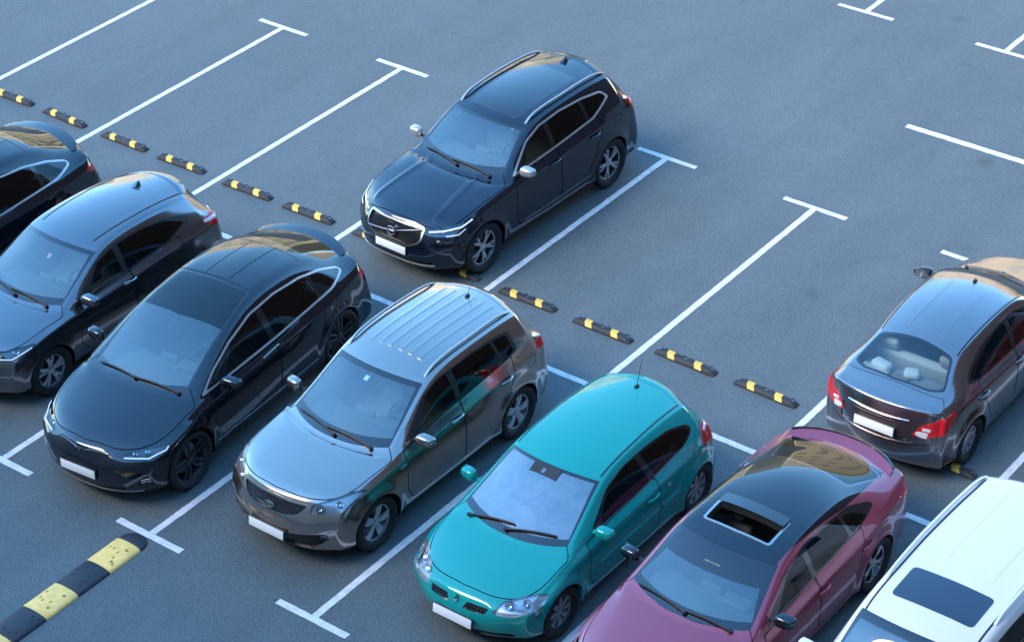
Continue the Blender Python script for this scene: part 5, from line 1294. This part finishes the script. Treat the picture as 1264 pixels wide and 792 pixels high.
lab = {2:'rubber wheel stop with yellow patches cut off by the left frame edge',3:'rubber wheel stop directly behind the spoiler of the leftmost black fastback SUV',4:'rubber wheel stop just right of the bay line that ends at the leftmost fastback SUV',
       5:'rubber wheel stop above the roof of the dark crossover',6:'rubber wheel stop right of the bay line above the crossover tail light',7:'rubber wheel stop half hidden by the black fastback SUV spoiler beside the black SUV',
       8:'rubber wheel stop mostly hidden under the black SUV, its end showing left of the bumper',9:'rubber wheel stop by the front wheel of the black SUV, one yellow patch showing',
       10:'rubber wheel stop left of the pair above the grey compact SUV',11:'rubber wheel stop right of the pair above the grey compact SUV tail light',12:'rubber wheel stop left of the pair above the turquoise hatchback',
       13:'rubber wheel stop right of the pair, beside the bay line of the grey sedan',14:'rubber wheel stop under the left rear of the grey sedan, hidden',15:'rubber wheel stop by the right rear wheel of the grey sedan'}
for i, (x, y) in enumerate(STOPS):
    if i < 2 or i == 14: continue
    o = stop0 if first else copy_tree(stop0); first = False
    o.location = (x-.04, y+.02, 0); o.rotation_euler = (0,0,R(random.uniform(-1.8,1.8)))
    tag(o, lab[i], 'wheel stop', 'rubber wheel stops along the upper row')
# ------------------------------------------------------------------ speed bump of yellow and black rubber blocks
BY = mat('bump_yellow', (.72,.50,.12), .6); BB = mat('bump_black', (.020,.022,.03), .6)
n, l, bs = nodes(BY); tc = n.new('ShaderNodeTexCoord')
l.new(mul(n, l, ramp(n, l, noise(n, l, tc, 9, 6, .75).outputs['Fac'], [(.28,(.70,.43,.11)),(.6,(.95,.60,.17))]).outputs[0], ramp(n, l, noise(n, l, tc, 45, 3, .7).outputs['Fac'], [(.27,.55),(.33,1.)]).outputs[0]), bs.inputs['Base Color'])
bump = empty('speed_bump', (-5.44, .065, 0)); tag(bump, 'yellow and black rubber speed bump running to the bottom left corner', 'speed bump')
BW, BH = .195, .055
def bump_prof(s_=1.0, h=1.0):
    return [(BW*s_*math.cos(math.pi*i/12), BH*h*math.sin(math.pi*i/12)**.75) for i in range(13)]
def bump_block(x0, x1, m, cap=False):
    g = G(); st = [(x0,1,1),(x0+.004,1,1),(x1-.004,1,1),(x1,1,1)] if not cap else [(x0,1,1),(x0-.06,.97,.97),(x0-.12,.85,.86),(x0-.17,.65,.65),(x0-.205,.36,.38),(x0-.215,.1,.12)]
    if not cap: st = [(x0,.985,.95),(x0+.006,1,1),(x1-.006,1,1),(x1,.985,.95)]
    else: st = [(x0-.004,.985,.95),(x0+.002,1,1)] + [(x0+d,a,b) for d,a,b in ((.06,.97,.97),(.12,.86,.86),(.165,.68,.66),(.20,.42,.40),(.213,.14,.12))]
    for x, a, b in st:
        for y, z in bump_prof(a, b): g.v.append((x, y, z))
    for i in range(len(st)-1):
        for j in range(12): g.f.append((i*13+j, i*13+j+1, (i+1)*13+j+1, (i+1)*13+j))
    g.f.append(tuple(range(12,-1,-1))); g.f.append(tuple((len(st)-1)*13+j for j in range(13)))
    o = g.obj('bump_block' if not cap else 'end_cap', m, bump, 40)
    if not cap:
        k = G(); nn = 0
        for xx in np.linspace(x0+.08, x1-.08, 4):
            for yy in (-.12,-.05,.05,.12):
                if random.random() < .35: 
                    z = BH*max(0,(1-(yy/BW)**2))**.375; k.add(*rbox((xx+random.uniform(-.02,.02), yy+random.uniform(-.02,.02), z), (.035,.016,.012), .004, 1))
        for xx in (x0+.12, x1-.12):
            z = BH*(1-(.09/BW)**2)**.375; k.add(*tube([(xx,-.09,z-.01),(xx,-.09,z+.003)], .02, 10))
        if k.v: k.obj('grip_studs', STOPB if m is BB else mat('bump_yellow_worn', (.30,.20,.05), .7), o)
    return o
bump_block(-.205, 0, BB, True)
x = -.21
for i in range(9): bump_block(x-.485, x, BY if i % 2 == 0 else BB); x -= .49
# ------------------------------------------------------------------ buildings round the lot (outside the frame, seen in the paintwork), plus added wing
def building(name, label, x0, x1, y0, y1, h, wall, face, floors, cols, win_m, balcony=False, skip=1):
    o = empty(name, ((x0+x1)/2, (y0+y1)/2, 0)); tag(o, label, 'building')
    g = G(); g.add(*rbox((0,0,h/2), (x1-x0, y1-y0, h), 0, 1)); g.obj('wall', wall, o, 0)
    g = G(); g.add(*rbox((0,0,h+.35), (x1-x0+.5, y1-y0+.5, .7), .05, 1)); g.obj('parapet', wall, o, 0)
    xf = (x0-x1)/2 if face < 0 else (x1-x0)/2
    wv, wf = rbox((0,0,0), (.08, 2.4, 1.3), 0, 1); me = None
    for i in range(floors):
        z = 2.2 + i*(h-2.6)/floors
        for j in range(cols):
            y = (y0-y1)/2 + (j+.5)*(y1-y0)/cols
            if me is None: q = mkobj('window', wv, wf, win_m, o, 0); me = q.data
            else: q = bpy.data.objects.new('window', me); COL.objects.link(q); q.parent = o
            q.location = (xf, y, z)
        if balcony:
            g = G(); g.add(*rbox((xf+face*.6, 0, z-1.1), (1.2, (y1-y0)*.8, .9), 0, 1)); g.obj('balcony', mat('balcony_cream', (.80,.68,.48), .8), o, 0)
    return o
CREAM = mat('cream_render', (.74,.60,.40), .85); SAND = mat('sand_brick', (.62,.46,.28), .85); CONC = mat('grey_concrete', (.26,.25,.25), .85)
WIN = mat('window_dark', (.34,.29,.23), .3)
building('office_building', 'grey concrete building the lot is photographed from, behind the camera', -40, -21.5, -75, 75, 18, CONC, 1, 5, 20, WIN)
building('apartment_building', 'cream apartment block with balconies standing in sun beyond the lot', 46, 60, 30, 62, 21, CREAM, -1, 5, 6, WIN, True)
building('brick_building', 'sand brick block standing in sun beyond the lot', 50, 64, -6, 24, 16, SAND, -1, 4, 6, WIN)
building('low_building', 'pale low block in sun at the far left beyond the lot', 44, 58, 68, 100, 14, CREAM, -1, 3, 6, WIN, True)
building('shade_wing', 'unseen dark brown wing added along the right to darken the car sides', -21, 70, -42, -25, 24, mat('shade_wing_brown', (.030,.016,.014), .85), 1, 1, 1, WIN)  # unseen wing added to block side sky; dark wall keeps car sides dark
def put(o, x, y, yaw, label, cat='car', group='cars parked in the two rows of bays'):
    o.location = (x, y, 0); o.rotation_euler = (0, 0, R(yaw)); tag(o, label, cat, group); return o
c_kia = put(kia(), -4.87, -1.43, 0, 'grey compact SUV with silver roof rails and ribbed roof beside the turquoise hatchback')
c_vol = put(volvo(), .52, 1.22, -1.4, 'black SUV with silver mirrors and roof rails alone in the upper row', 'car')
c_tes = put(tesla(), -5.38, 1.08, 5, 'black fastback SUV with chrome window line, its white front plate facing the aisle')
c_hrv = put(hrv(), -4.88, 3.84, 0, 'dark grey-blue crossover between the two black fastback SUVs')
c_ren = put(renault(), -4.80, -4.04, 0, 'turquoise three-door hatchback with a thin roof antenna')
c_pur = put(purple(), -5.15, -6.36, 0, 'plum sedan with black roof, open sunroof and boot spoiler')
c_whi = put(white(), -5.60, -8.83, 0, 'white SUV with dark blue sunroof and white roof rails at the frame corner')
c_nis = put(nissan(), 4.85, -6.18, 180, 'graphite grey sedan backed toward the camera with red tail lights and blank plate')
c_te2 = copy_tree(c_tes); put(c_te2, -5.41, 6.22, 1, 'black fastback SUV cut off by the left frame edge, only its rear half in view')
red = paint('maroon_paint', (.20,.02,.02), .4, .32, 1.0, .03, .3)
c_red = copy_tree(c_hrv, None, {'dark_slate_paint': red}); put(c_red, .80, -8.78, 0, 'maroon car at the right frame edge, only a sliver of its front corner in view')
